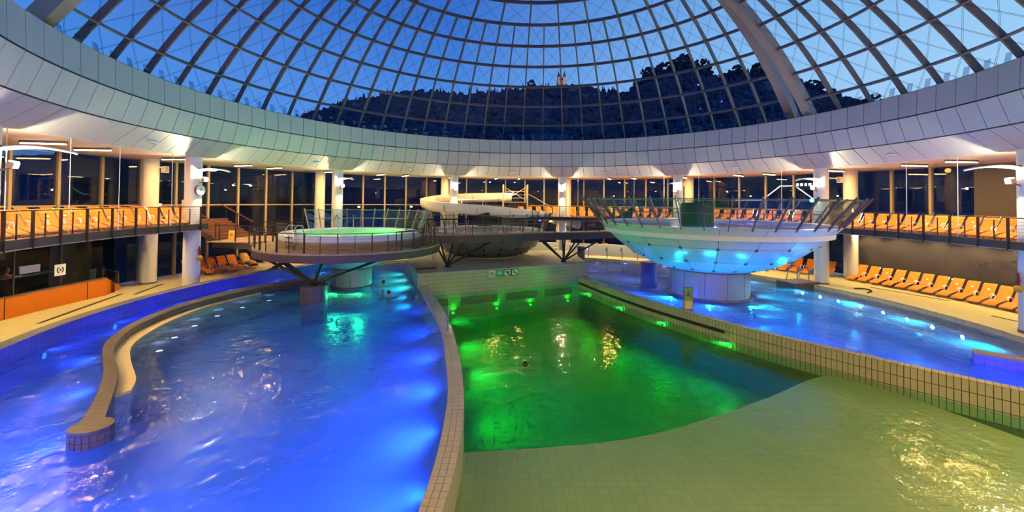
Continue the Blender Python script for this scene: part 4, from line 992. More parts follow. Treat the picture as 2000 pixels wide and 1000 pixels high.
MB().obox((-22.8, 7.0, 3.1), (-2.3, 0, 1.33), (0, 0.08, 0), (0, 0, 0.35)).build('stringer', 'fascia_brown', wst); MB().obox((-22.8, 10.9, 3.1), (-2.3, 0, 1.33), (0, 0.08, 0), (0, 0, 0.35)).build('stringer', 'fascia_brown', wst)
tl2 = thing('upper_landing', 'narrow upper landing joining the wooden stairs to the left balcony', 'landing')
MB().prism([(-23.9, 4.7), (-23.9, 11.0), (-23.95, 11.2), (-25.0, 9.8), (-25.8, 5.2)], 3.6, 3.87).build('slab', 'balcony_floor', tl2, smooth=0)
for y, lab in ((10.85, 'sloping wooden handrail on the far side of the wooden stairs'), (7.05, 'sloping wooden handrail on the near side of the wooden stairs')):
    t = thing('stair_handrail', lab, 'handrail'); MB().bar((-24.0, y, 4.92), (-21.55, y, 3.62), 0.07, 0.07).build('rail', 'wood_red', t)
    for x, z in ((-23.7, 4.76), (-22.8, 4.28), (-21.8, 3.75)): MB().box((x, y, (z + 2.6 + (-21.8 - x) * 0.6) / 2), 0.045, 0.045, z - 2.6 - (-21.8 - x) * 0.6).build('post', 'rail_steel', t)
path_rail('cable railing along the front of the landing', [(-17.6, 4.6), (-18.9, 5.95), (-21.7, 6.95)], 2.55, 1.5)
path_rail('cable railing along the back of the landing', [(-17.5, 10.2), (-18.6, 11.1), (-21.4, 11.1)], 2.55, 1.6)
ws = thing('wet_floor_sign', 'folding orange wet floor sign on the landing before the stairs', 'sign', (-21.15, 7.75, 2.55), 25)
for s_ in (-1, 1): MB().obox((0, s_ * 0.13, 0.33), (0.34, 0, 0), (0, 0.015, 0), (0, -s_ * 0.22, 0.64)).build('board', 'yellow', ws)
MB().box((0, -0.16, 0.36), 0.16, 0.01, 0.2).build('pictogram', 'orange_wall', ws)
rk = thing('shelf_rack', 'upright steel rack with stacked shelves on the back of the landing', 'rack', (-18.95, 10.1, 2.55), 30)
for x, y in ((-0.36, -0.25), (0.36, -0.25), (-0.36, 0.25), (0.36, 0.25)): MB().box((x, y, 0.55), 0.04, 0.04, 1.1).build('upright', 'dark_steel', rk)
for i in range(8): MB().box((0, 0, 0.12 + 0.13 * i), 0.74, 0.52, 0.03).build('shelf', 'steel', rk)
ss = thing('deck_stair', 'dark steel stair tucked under the landing beside the river', 'stairs', (-19.4, 9.2, 0), 20)
for i in range(5): MB().box((0.1 + 0.3 * i, 0, 0.2 + 0.2 * i), 0.3, 1.3, 0.05).build('tread', 'fascia_brown', ss)
for y in (-0.66, 0.66): MB().obox((0.75, y, 0.55), (1.7, 0, 1.1), (0, 0.05, 0), (0, 0, 0.22)).build('stringer', 'black', ss)
# ------------------------------------------------------------------ water slide and its tower
sl = thing('water_slide', 'white open water slide curling around a column behind the bowls', 'slide')
SP = smooth_path([(-1.6, 25.0, 5.95), (-4.0, 25.0, 5.89), (-6.9, 24.6, 5.8), (-9.3, 21.9, 5.5), (-10.1, 20.6, 5.2), (-9.2, 19.1, 4.95), (-6.97, 18.4, 4.78), (-4.06, 19.2, 4.6), (-1.04, 20.4, 4.3), (1.61, 21.5, 3.95), (3.84, 22.5, 3.5), (5.5, 23.2, 3.1)], 6)
b = MB(); vs = []; fs = []; nS = 9
for i, p in enumerate(SP):
    p = Vector(p); t_ = (Vector(SP[min(i + 1, len(SP) - 1)]) - Vector(SP[max(i - 1, 0)])).normalized(); h_ = Vector((t_.y, -t_.x, 0)).normalized(); u_ = h_.cross(t_)
    for rr in (0.72, 0.66):
        for k in range(nS):
            a = pi + pi * k / (nS - 1); vs.append(p + h_ * (rr * cos(a)) + Vector((0, 0, 1)) * (rr * sin(a) + 0.1) + (Vector((0, 0, 0.28)) if k in (0, nS - 1) else Vector((0, 0, 0))))
for i in range(len(SP) - 1):
    for k in range(nS - 1):
        a = i * 2 * nS + k; c_ = a + 2 * nS
        fs += [(a, a + 1, c_ + 1, c_), (a + nS + 1, a + nS, c_ + nS, c_ + nS + 1)]
    for k in (0, nS - 1):
        a = i * 2 * nS + k; c_ = a + 2 * nS; fs.append((a, c_, c_ + nS, a + nS))
b.add(vs, fs).build('trough', 'slide_white', sl, smooth=50)
for i in range(4, len(SP) - 2, 6):
    p = Vector(SP[i]); t_ = (Vector(SP[i + 1]) - Vector(SP[i - 1])).normalized(); h_ = Vector((t_.y, -t_.x, 0)).normalized(); q = []
    for k in range(nS): a = pi + pi * k / (nS - 1); q.append(p + h_ * (0.74 * cos(a)) + Vector((0, 0, 0.74 * sin(a) + 0.1)))
    MB().tube(q, 0.022, 5).build('joint_flange', 'steel', sl)
for i in (14, 24, 34, 46, 58):
    p = Vector(SP[i]); MB().cyl((p.x, p.y, 0.74 if p.y < 18.6 else 0.0), (p.x, p.y, p.z - 0.58), 0.09, 10).build('support_post', 'steel_light', sl)
gr_ = [(-8.6, 21.3, 5.9), (-8.9, 20.3, 5.75), (-8.2, 19.6, 5.62), (-6.5, 19.5, 5.5), (-4.5, 20.6, 5.55), (-3.2, 21.2, 5.6), (-2.9, 21.2, 5.75)]
t = thing('slide_rail', 'cream curved guard rail inside the loop of the water slide', 'rail'); MB().tube(smooth_path(gr_, 4), 0.06, 8).build('bar', 'slide_white', t)
for p in (gr_[1], gr_[3], gr_[4]): MB().cyl((p[0], p[1], p[2] - 1.6), p, 0.035, 7).build('post', 'slide_white', t)
tw = thing('slide_tower', 'steel slide tower with stair and platform behind the water slide', 'tower', (-1.2, 24.4, 0))
for x, y in ((-1.3, -1.0), (1.3, -1.0), (-1.3, 1.2), (1.3, 1.2)): MB().box((x, y, 3.6), 0.14, 0.14, 7.2).build('post', 'steel_light', tw)
MB().box((0, 0.1, 5.3), 2.7, 2.3, 0.12).build('platform', 'steel', tw); MB().bar((-1.3, -1, 7.0), (1.3, -1, 5.4), 0.05, 0.05).build('brace', 'steel_light', tw); MB().bar((1.3, -1, 7.0), (-1.3, -1, 5.4), 0.05, 0.05).build('brace', 'steel_light', tw)
for z in (5.75, 6.1, 6.45): MB().bar((-1.3, -1.02, z), (1.3, -1.02, z), 0.04, 0.04).build('guard_rail', 'steel_light', tw)
for i in range(8): MB().box((1.6 + 0.28 * i, -0.2, 5.2 - 0.18 * i), 0.3, 1.2, 0.05).build('tread', 'steel', tw)
for s_ in (-0.8, 0.4): MB().bar((1.4, s_, 6.2), (3.9, s_, 4.85), 0.05, 0.05).build('stair_rail', 'chrome', tw)
MB().box((-0.4, -1.1, 6.15), 0.3, 0.2, 0.2).build('lamp', 'lamp_warm', tw)
MB().box((0.2, 0.4, 2.6), 2.2, 1.6, 5.2).build('core', 'dark_wall', tw)

# ------------------------------------------------------------------ underwater lamps
lamp_disc = MB().cyl((0, 0, -0.03), (0, 0, 0.03), 0.11, 14).mesh('lens'); lamp_rim = MB().lathe([(0.115, -0.03), (0.15, -0.03), (0.15, 0.02), (0.115, 0.035)], 16, close=True).mesh('bezel')
COL = {'led_blue': (0.02, 0.085, 1.0), 'led_cyan': (0.02, 0.75, 0.95), 'led_green': (0.02, 1.0, 0.16), 'led_white': (0.45, 0.6, 1.0), 'led_violet': (0.14, 0.10, 1.0), 'led_teal': (0.03, 0.9, 0.6), 'led_dim_blue': (0.02, 0.085, 1.0), 'led_dim_cyan': (0.02, 0.70, 0.95), 'led_bright_green': (0.02, 1.0, 0.16)}
emit('led_dim_blue', (0.02, 0.10, 0.6), 0.6)
emit('led_dim_cyan', (0.01, 0.30, 0.45), 0.6)
emit('led_bright_green', (0.006, 1.0, 0.035), 7.0)
emit('led_teal', (0.15, 1.0, 0.7), 2.2)
def pool_lamp(p, nrm, mat, watt, lab, grp, off=0.35):
    n_ = Vector(nrm).normalized(); t = thing('pool_lamp', lab, 'lamp', p, 0, grp)
    t.rotation_euler = n_.to_track_quat('Z', 'Y').to_euler()
    put(lamp_disc, 'lens', mat, t); put(lamp_rim, 'bezel', 'chrome', t)
    l = point('glow', (0, 0, min(off, 0.12)), COL[mat], watt * 1.6 * P_POOL, 0.10, t, 165, (0, 0, 1)); l.data.spot_blend = 1.0
UP = (0, 0, 1)
for i, az in enumerate((-119, -107, -96.5, -86.5, -76.5, -66, -56)):
    pool_lamp(pol(19.9, az, -0.48), -pol(1, az), 'led_blue', 70, 'blue underwater lamp in the river rim, %s from the left' % nth(i + 1), 'river rim lamps')
for i, (x, y) in enumerate(((-3.4, -16.8), (-3.34, -14.2), (-3.36, -11.6), (-3.55, -9.0), (-4.05, -6.4), (-4.75, -3.3), (-5.7, -0.2))):
    pool_lamp((x - 0.05, y, -1.2), (-1, 0.1, 0.25), 'led_dim_blue', (700, 700, 620, 460, 300, 220, 160)[i], 'blue underwater lamp on the curving divider wall, %s from the viewer' % nth(i + 1), 'divider wall blue lamps')
for i, az in enumerate((-131, -141, -152, -163)):  # lamps out of view, added to make the near water glow blue
    pool_lamp(pol(19.9, az, -0.6), -pol(1, az), 'led_blue', 1000, 'added blue fill lamp out of view in the near pool rim, %s from the left' % nth(i + 1), 'near rim fill lamps')
for i, (p, t_) in enumerate(resample(offset_path(I_L, 0.06), 3.4)):  # hidden lamps added to throw blue light on the river rim
    nn = Vector((-t_.y, t_.x)); pool_lamp((p.x + nn.x * 0.03, p.y + nn.y * 0.03, -0.7), (nn.x, nn.y, 0.35), 'led_blue', 110, 'added blue fill lamp on the hidden river side of the island, %s from the viewer' % nth(i + 1), 'island river fill lamps')
gl = resample(offset_path(B_O, -0.78), 1.7)
for i, (p, t_) in enumerate(gl[3:9]):
    pool_lamp((p.x, p.y, -0.60), UP, 'led_white', 3, 'small white lamp on the submerged step of the island, %s from the viewer' % nth(i + 1), 'island step lamps', 0.12)
for i, (x, y) in enumerate(((-12.4, 4.25), (-10.95, 4.3))):
    pool_lamp((x, y, -0.45), (0, -1, -0.25), 'led_green', 330, 'green underwater lamp at the tub pedestal, %s from the left' % nth(i + 1), 'tub pedestal lamps')
for i, (x, y) in enumerate(((-7.75, 5.9), (-8.6, 8.3), (-9.45, 10.6))):  # lamps added to tint the water by the drum teal
    pool_lamp((x - 0.12, y, -0.9), (-1, -0.25, 0), 'led_teal', 300, 'added teal fill lamp on the side of the tiled block, %s from the viewer' % nth(i + 1), 'block side fill lamps')
for i, (x, y) in enumerate(((8.1, 3.9), (9.4, 1.95), (11.6, 1.8))):
    pool_lamp((x, y, -0.42), (x - BC[0], y - BC[1], 2.6), 'led_cyan', 200, 'cyan underwater lamp at the funnel pedestal, %s from the left' % nth(i + 1), 'funnel pedestal lamps')
for i, (p, t_) in enumerate(resample([q for q in WB if q[1] < 4.5], 2.6)):  # hidden lamps added to light the right pool
    pool_lamp((p.x + 0.05, p.y + 0.03, -0.8), (t_.y * -1, t_.x, 0), 'led_blue', 330, 'added blue fill lamp hidden behind the weir wall, %s from the tiled block' % nth(i + 1), 'weir back fill lamps')
for i, az in enumerate((48, 60, 71, 82, 93, 104)):  # dim lensed lamps added to brighten the right pool water
    pool_lamp(pol(18.26, az, -1.1), -pol(1, az, -1.2), 'led_dim_cyan', 260, 'added cyan fill lamp low in the entry steps, %s from the far end' % nth(i + 1), 'entry step fill lamps')
for i, (x, y) in enumerate(((8.3, 3.6), (9.7, 2.2), (12.2, 2.4), (13.2, 4.2))):  # extra lamps added to spread cyan light through the water
    pool_lamp((x, y, -1.0), (x - BC[0], y - BC[1], 0.3), 'led_dim_cyan', 300, 'added cyan fill lamp low on the funnel pedestal, %s from the left' % nth(i + 1), 'low funnel pedestal fill lamps')
for i, az in enumerate((70, 73.5, 77, 81, 85, 89, 93, 97.5)):
    pool_lamp(pol(18.93, az, -0.50), -pol(1, az), 'led_white', 9, 'white lamp on the edge of the entry steps, %s from the grey step block' % nth(i + 1), 'entry step lamps', 0.15)
for i, (x, y) in enumerate(((6.4, 17.6), (8.9, 17.2), (11.9, 15.6), (5.0, 13.2), (7.2, 9.5))):
    pool_lamp((x, y, -1.42 if i > 2 else -0.45), UP, 'led_violet', 90, 'violet blue lamp in the far right pool, %s one from the back' % nth(i + 1), 'far pool lamps')
for i, (x, y) in enumerate(((3.75, 6.9), (4.98, 3.4), (6.4, 0.35), (8.15, -2.75))):
    pool_lamp((x - 0.06, y - 0.03, -0.86), (-0.9, -0.35, -0.1), 'led_bright_green', 170, 'bright green lamp at the water line of the weir wall, %s from the block' % nth(i + 1), 'weir wall green lamps', 0.3)
for i, (x, y) in enumerate(((-5.0, 0.0), (-4.1, -3.7), (-3.42, -6.6))):
    pool_lamp((x, y, -1.35), (1, 0.1, 0), 'led_green', 210, 'green underwater lamp on the wave pool side of the divider, %s from the block' % nth(i + 1), 'divider green lamps', 0.4)
for i, f_ in enumerate((0.18, 0.42, 0.62, 0.86)):
    p = Vector((-7.6, 5.3)).lerp(Vector((4.25, 10.75)), f_) + bn * 0.06
    pool_lamp((p.x, p.y, -2.0), (bn.x * 0.6, bn.y * 0.6, 1.0), 'led_green', 70, 'green underwater lamp on the block face, %s from the left' % nth(i + 1), 'block face lamps', 0.35)

# ------------------------------------------------------------------ glazed attendants' booth behind the orange wall
ow = thing('orange_wall', 'low orange wall in front of the dark glazed booth', 'wall')
MB().sector(24.1, 24.35, 0.0, 0.95, -112, -85.8, 30).build('panel', 'orange_wall', ow)
MB().sector(24.07, 24.38, 0.95, 0.99, -112, -85.8, 30).build('cap', 'coping', ow)
pr_ = [pol(24.2, -85.8, 0), pol(24.2, -83.2, 0)]
MB().add([pol(24.1, -85.8, 0), pol(24.35, -85.8, 0), pol(25.2, -82.6, 0), pol(24.9, -82.4, 0), pol(24.1, -85.8, 0.95), pol(24.35, -85.8, 0.95), pol(25.2, -82.6, 0.22), pol(24.9, -82.4, 0.22)], [(3, 2, 1, 0), (4, 5, 6, 7), (0, 1, 5, 4), (1, 2, 6, 5), (2, 3, 7, 6), (3, 0, 4, 7)]).build('sloped_end', 'orange_wall', ow)
for az in (-97.2, -88.2): MB().sector(24.09, 24.10, 0.02, 0.94, az, az + 0.08, 1).build('joint', 'black', ow)
bt = thing('glass_booth', 'dark glazed attendants booth under the left balcony', 'booth')
for k in range(5):
    a0_ = -111 + 5.0 * k; MB().sector(24.24, 24.26, 1.0, 3.55, a0_, a0_ + 4.9, 3).build('pane', 'booth_glass', bt); MB().box(pol(24.25, a0_, 2.3), 0.06, 0.06, 2.6, -a0_).build('mullion', 'edge_dark', bt)
MB().sector(24.4, 26.0, 0.0, 0.55, -112, -85.5, 20).build('raised_floor', 'dark_wall', bt); MB().sector(26.0, 26.1, 0, 3.55, -112, -84, 20).build('rear_wall', 'black', bt); MB().sector(24.4, 26.0, 3.5, 3.55, -112, -84, 20).build('roof', 'black', bt)
MB().box(pol(25.0, -84.6, 1.8), 0.08, 1.6, 3.5, 84.6).build('end_wall', 'booth_glass', bt)
dk = thing('booth_desk', 'grey desk inside the dark booth', 'desk', pol(24.8, -93.2, 0.55), 93.2)
MB().box((0, 0, 1.12), 2.6, 0.6, 0.05).build('top', 'steel_light', dk)
for x in (-1.2, 1.2): MB().box((x, 0, 0.55), 0.06, 0.5, 1.1).build('leg', 'steel', dk)
mo = thing('monitor', 'small lit colour screen on the booth desk', 'monitor', pol(24.8, -93.0, 1.695), 93)
MB().box((0, 0.05, 0.25), 0.95, 0.05, 0.42).build('casing', 'black', mo); MB().box((0, 0.015, 0.25), 0.88, 0.02, 0.36).build('screen', 'screen', mo); MB().box((0, 0.06, 0.03), 0.2, 0.15, 0.06).build('stand', 'black', mo); point('screen_glow', (-0.5, 0.0, 0.35), (1.0, 0.7, 0.65), 16, 0.1, mo)
po = thing('aid_poster', 'white square poster with a round black emblem on the booth glass', 'poster', pol(24.2, -91.2, 1.78), 91.2)
MB().box((0, 0, 0), 0.52, 0.02, 0.56).build('sheet', 'white', po); MB().lathe([(0.12, -0.018), (0.17, -0.018), (0.17, 0.0), (0.12, 0.0)], 24, close=True).build('ring', 'black', po).rotation_euler = (R(-90), 0, 0)
MB().box((0, -0.015, 0), 0.12, 0.01, 0.04).box((0, -0.016, 0), 0.04, 0.01, 0.12).build('cross', 'black', po)
MB().box((0, -0.02, 0.145), 0.12, 0.01, 0.07).box((0, -0.02, -0.145), 0.12, 0.01, 0.07).build('ring_gap', 'white', po)
nt2 = thing('notice', 'small grey notice on the booth rear wall', 'notice', pol(25.95, -93.5, 2.6), 93.5); MB().box((0, 0, 0), 0.4, 0.03, 0.4).build('sheet', 'wall_pale', nt2); MB().box((0, -0.02, 0), 0.3, 0.01, 0.03).build('line', 'steel', nt2)
hr = thing('ramp_rail', 'steel handrail beside the sloped end of the orange wall', 'handrail')
MB().tube([pol(25.3, -84.2, 0.1), pol(25.3, -84.2, 1.35), pol(25.5, -81.6, 0.95), pol(25.5, -81.6, 0.02)], 0.035, 8).build('bar', 'chrome', hr)
MB().sector(25.38, 25.40, 0.15, 0.95, -84.0, -81.8, 3).build('glass', 'rail_glass', hr)
tw_ = thing('white_towel', 'white towel hanging over the handrail beside the booth', 'towel', pol(25.25, -85.2, 0.55), 85); 
MB().add([(x, y, z) for z, y in ((0, 0.03), (0.4, 0.02), (0.85, 0)) for x in (-0.16, -0.05, 0.06, 0.16)] + [(x, y - 0.03, z) for z, y in ((0, 0.0), (0.4, 0.01), (0.85, -0.01)) for x in (-0.16, -0.05, 0.06, 0.16)], [(r * 4 + c, r * 4 + c + 1, r * 4 + c + 5, r * 4 + c + 4) for r in range(2) for c in range(3)] + [(12 + r * 4 + c + 4, 12 + r * 4 + c + 5, 12 + r * 4 + c + 1, 12 + r * 4 + c) for r in range(2) for c in range(3)] + [(8, 9, 21, 20), (9, 10, 22, 21), (10, 11, 23, 22)]).build('cloth', 'white', tw_)
pa = thing('closed_parasol', 'dark red closed parasol standing by the ramp', 'parasol', pol(25.6, -83.6, 0)); MB().cyl((0, 0, 0), (0, 0, 0.4), 0.03, 8).build('pole', 'steel', pa); MB().tube([(0, 0, 0.35), (0, 0, 0.8), (0, 0, 1.5), (0, 0, 1.75)], [0.11, 0.14, 0.10, 0.02], 10).build('canopy', 'red_fabric', pa); MB().cyl((0, 0, 0), (0, 0, 0.06), 0.2, 12).build('base', 'dark_steel', pa)
# ------------------------------------------------------------------ signs
sp_ = thing('pictogram_signs', 'row of four small pictogram plates on the tiled block', 'sign')
for i, (m1_, m2_, bord) in enumerate((('white', 'sign_blue', 'sign_yellow'), ('sign_teal', 'white', 'sign_green'), ('white', 'black', 'black'), ('white', 'black', 'black'))):
    p = Vector((-7.6, 5.3)).lerp(Vector((4.25, 10.75)), 0.39 + 0.045 * i) + bn * 0.02; ex = Vector((bd.x, bd.y, 0)); ny = Vector((bn.x, bn.y, 0)); c0 = Vector((p.x, p.y, 0.42))
    pl = MB().obox(c0, ex * 0.52, ny * 0.02, (0, 0, 0.48)).build('plate', bord, sp_); MB().obox(c0 + ny * 0.012, ex * 0.44, ny * 0.012, (0, 0, 0.40)).build('face', m1_, pl)
    k = MB()
    if i == 0:
        for dz in (-0.08, 0.0, 0.09): k.obox(c0 + ny * 0.022 + Vector((0, 0, dz)), ex * 0.28, ny * 0.01, (0, 0, 0.05))
        k.obox(c0 + ny * 0.022 - ex * 0.12, ex * 0.05, ny * 0.01, (0, 0, 0.22))
    elif i == 1:
        k.obox(c0 + ny * 0.022 + Vector((0, 0, -0.02)), ex * 0.30, ny * 0.01, (0, 0, 0.07)); k.obox(c0 + ny * 0.022 + Vector((0, 0, 0.06)), ex * 0.12, ny * 0.01, (0, 0, 0.10))
    else:
        k.obox(c0 + ny * 0.022, ex * 0.36 + Vector((0, 0, -0.34)), ny * 0.01, (ex * 0.035 + Vector((0, 0, 0.037)))); k.obox(c0 + ny * 0.02 + ex * (0.05 if i == 2 else -0.04), ex * 0.1, ny * 0.01, (0, 0, 0.24 if i == 2 else 0.1))
    k.build('symbol', m2_, pl)
wsn = thing('weir_sign', 'upright green and yellow pictogram sign standing on the weir wall', 'sign', (7.25, -0.35, 0.05), -8)
MB().box((0, 0, 0.58), 0.46, 0.05, 1.16).build('frame', 'steel', wsn); MB().box((0, -0.03, 0.80), 0.40, 0.02, 0.60).build('upper_plate', 'sign_green', wsn); MB().box((0, -0.03, 0.27), 0.40, 0.02, 0.42).build('lower_plate', 'sign_yellow', wsn)
MB().box((0, -0.045, 0.82), 0.26, 0.01, 0.30).box((0, -0.045, 0.56), 0.3, 0.01, 0.05).build('upper_symbol', 'steel_light', wsn); MB().box((0, -0.045, 0.27), 0.16, 0.01, 0.32).build('lower_symbol', 'white', wsn)
MB().sphere((0, -0.055, 0.87), 0.05, 10, 6, (1, 0.2, 1)).box((0, -0.052, 0.76), 0.18, 0.008, 0.05).build('figure', 'dark_steel', wsn)
# ------------------------------------------------------------------ clock, loudspeakers, rescue bags
az = inner_az[1]; ck = thing('wall_clock', 'round white wall clock on the left column', 'clock', pol(COLR - 0.45, az, 5.90), -az)
MB().tube([(0, 0.04, 0), (0, -0.06, 0)], 0.33, 28).build('case', 'steel', ck); MB().tube([(0, -0.055, 0), (0, -0.07, 0)], 0.295, 28).build('dial', 'white', ck)
MB().bar((0, -0.08, 0), (-0.10, -0.08, 0.05), 0.02, 0.01).build('hour_hand', 'black', ck); MB().bar((0, -0.085, 0), (0.02, -0.085, 0.2), 0.015, 0.01).build('minute_hand', 'black', ck); MB().tube([(0, -0.07, 0), (0, -0.09, 0)], 0.03, 10).build('hub', 'black', ck)
for az, lab in ((-78.2, 'white loudspeaker box on the left yellow column'), (38.9, 'white loudspeaker box on the yellow column above the bowl'), (68.1, 'white loudspeaker box on the right yellow column')):
    p = pol(24.75, az + (1.2 if az < 0 else -1.0), 7.25); t = thing('loudspeaker', lab, 'loudspeaker', p, -az); MB().box((0, 0, 0), 0.30, 0.28, 0.42).build('case', 'white', t); MB().box((0, -0.145, 0), 0.24, 0.02, 0.36).build('grille', 'steel_light', t); MB().bar((0, 0.1, 0), (0, 0.35, 0), 0.05, 0.05).build('bracket', 'steel', t)
for az, lab in ((inner_az[1], 'yellow and red rescue bag hanging on the clock column'), (inner_az[7], 'yellow and red rescue bag hanging on the right edge column')):
    p = pol(COLR - 0.55, az, 2.0); t = thing('rescue_bag', lab, 'rescue bag', p, -az)
    MB().sphere((0, 0, -0.12), 0.2, 12, 8, (1, 0.5, 0.8)).build('bag', 'yellow', t); MB().tube([(0, 0.0, 0.0), (0.03, 0, 0.25), (0.0, 0.02, 0.55), (-0.05, 0.03, 0.3), (-0.02, 0, 0.0)], 0.035, 6).build('strap', 'red_fabric', t)
# ------------------------------------------------------------------ deck details
for p0, p1, lab in (((-21.89, -3.46), (-23.54, 2.16), 'long dark floor drain along the orange wall'), ((-22.74, 2.07), (-23.55, 4.9), 'short dark floor drain beside the left columns'), ((21.99, 6.12), (23.29, 2.4), 'long dark floor drain before the right lounger row'), ((22.13, -0.7), (22.26, -1.9), 'short dark floor drain near the right edge column')):
    t = thing('floor_drain', lab, 'drain'); MB().bar((*p0, 0.004), (*p1, 0.004), 0.16, 0.012).build('frame', 'steel', t, smooth=0); MB().bar((*p0, 0.008), (*p1, 0.008), 0.11, 0.012).build('grate', 'black', t, smooth=0)
ho = thing('deck_hose', 'dark curved hose lying at the edge of the right pool deck', 'hose'); MB().tube(smooth_path([(20.43, 5.49, 0.04), (20.9, 5.40, 0.05), (21.0, 5.0, 0.05), (20.74, 4.6, 0.05), (20.3, 4.3, 0.04)], 5), 0.04, 8).build('tube', 'black', ho); MB().cyl((20.3, 4.3, 0.04), (20.2, 4.22, 0.04), 0.055, 8).build('nozzle', 'steel', ho)
gb = thing('step_block', 'grey tiled entry block with steps at the edge of the right pool', 'block', (18.05, 7.35, 0), 14)
MB().box((0, 0, -0.7), 2.1, 1.4, 1.6).build('body', 'grey_tile', gb); MB().box((0, 0, 0.12), 2.15, 1.45, 0.05).build('coping', 'coping', gb)
for i, y in enumerate((-0.45, 0.45)):
    t = thing('entry_handrail', 'chrome entry handrail on the grey step block, %s' % ('nearer the water' if i == 0 else 'nearer the deck'), 'handrail', (18.25, 7.4, 0.14), 14)
    MB().tube([(-0.7, y, 0.0), (-0.55, y, 0.55), (-0.45, y, 0.75), (0.15, y, 0.95), (0.25, y, 0.8), (0.25, y, 0.0)], 0.03, 8).build('bar', 'chrome', t); MB().cyl((-0.7, y, 0), (-0.7, y, 0.03), 0.07, 10).build('flange', 'chrome', t)
cp = thing('divider_pole', 'thin chrome handle pole on the curving divider wall', 'pole', (-4.2, -4.5, 0.09)); MB().cyl((0, 0, 0), (0, 0, 1.1), 0.035, 8).build('shaft', 'chrome', cp); MB().cyl((0, 0, 0), (0, 0, 0.04), 0.09, 12).build('flange', 'chrome', cp)
hp = thing('hatch_plate', 'dark flat hatch on the left end of the tiled block', 'hatch', (-7.4, 7.2, 0.745), 25); MB().box((0, 0, 0.03), 1.3, 0.5, 0.06).build('plate', 'wood_red', hp); MB().box((0, 0, 0.065), 0.2, 0.05, 0.02).build('handle', 'steel', hp)
# far pool shore: cream low wall with bent massage spouts
fw = MB().sector(22.0, 22.4, 0.0, 1.15, -14, 44, 40).build('low_wall', 'panel'); tag(fw, 'low pale wall along the far shore of the pool', 'wall')
for i, az in enumerate((8, 12, 17, 22, 26, 30)):
    t = thing('massage_spout', 'bent chrome massage spout on the far pool wall, %s from the left' % nth(i + 1), 'spout', pol(20.35, az, 0.0), -az, 'massage spouts')
    MB().tube([(0, 0, 0), (0, 0.02, 0.7), (0, -0.1, 1.05), (0, -0.4, 1.1), (0, -0.62, 0.9)], 0.05, 8).build('pipe', 'chrome', t); MB().tube([(0, -0.62, 0.9), (0, -0.68, 0.82)], [0.05, 0.09], 8).build('nozzle', 'chrome', t)
for az, z, lab in ((-75.2, 4.95, 'small green exit lamp at the stair top'), (-39.8, 4.7, 'small green exit lamp behind the whirlpool tub'), (-28, 4.72, 'bright green exit lamp beside the water slide')):
    t = thing('exit_lamp', lab, 'exit lamp', pol(RF - 0.18, az, z), -az); MB().box((0, 0.04, 0), 0.26, 0.06, 0.16).build('case', 'white', t); MB().box((0, 0, 0), 0.2, 0.03, 0.11).build('glow', 'exit_green', t)
# towel heap on the last lounger by the river
tp = thing('patterned_towel', 'orange and yellow patterned towel heaped over the last river lounger', 'towel', pol(24.1, -62.9, 0.0), 56); b = MB(); vs = []; fs = []; rr = random.Random(5)
for i in range(9):
    for j in range(5):
        y = 0.1 + i * 0.23; z = [0.35, 0.5, 0.48, 0.62, 0.5, 0.45, 0.62, 0.9, 1.1][i] + rr.uniform(-0.05, 0.07); x = -0.36 + 0.18 * j
        vs.append((x, y, z - (0.22 if j in (0, 4) else 0)))
for i in range(8):
    for j in range(4): fs.append((i * 5 + j, i * 5 + j + 1, i * 5 + 6 + j, i * 5 + 5 + j))
o_ = b.add(vs, fs).build('cloth', 'towel', tp, smooth=60); o_.modifiers.new('thick', 'SOLIDIFY').thickness = 0.03
# ------------------------------------------------------------------ people
def person(name, label, loc, rz, joints, edges, hair_at, mats, subs=2, root=0, head=None):
    t = thing(name, label, 'person', loc, rz)
    me = bpy.data.meshes.new('body'); me.from_pydata([j[0] for j in joints], edges, [])
    o = bpy.data.objects.new('body', me); C.objects.link(o); o.parent = t; me.materials.append(M[mats[0]])
    md = o.modifiers.new('skin', 'SKIN'); md.use_smooth_shade = True
    for i, j in enumerate(joints):
        d = me.skin_vertices[0].data[i]; d.radius = (j[1], j[1] * (j[2] if len(j) > 2 else 1)); d.use_root = (i == root)
    o.modifiers.new('sub', 'SUBSURF').levels = subs; o.modifiers['sub'].render_levels = subs
    h = Vector(hair_at)
    f_ = Vector(head or (0, -1, 0)).normalized(); s_ = f_.cross(Vector((0, 0, 1))).normalized()
    hb_ = MB().sphere(h + Vector((0, 0, 0.03)) - f_ * 0.02, 0.115, 14, 10, (0.95, 1.0, 1.0)); hb_.build('hair', 'hair', t)
    fb_ = MB().sphere(h + f_ * 0.035 - Vector((0, 0, 0.03)), 0.095, 14, 10, (0.9, 0.95, 1.15)); fb_.sphere(h + f_ * 0.135 - Vector((0, 0, 0.03)), 0.02, 8, 6, (1, 1.2, 1.5))
    for sg in (-1, 1): fb_.sphere(h + s_ * 0.1 * sg - Vector((0, 0, 0.03)), 0.025, 8, 6)
    fc = fb_.build('face', 'skin', t)
    ey = MB()
    for sg in (-1, 1): ey.sphere(h + f_ * 0.12 + s_ * 0.035 * sg + Vector((0, 0, 0.0)), 0.012, 6, 5)
    ey.obox(h + f_ * 0.125 - Vector((0, 0, 0.085)), s_ * 0.045, f_ * 0.01, (0, 0, 0.008)).build('eyes_and_mouth', 'hair', fc)
    return t
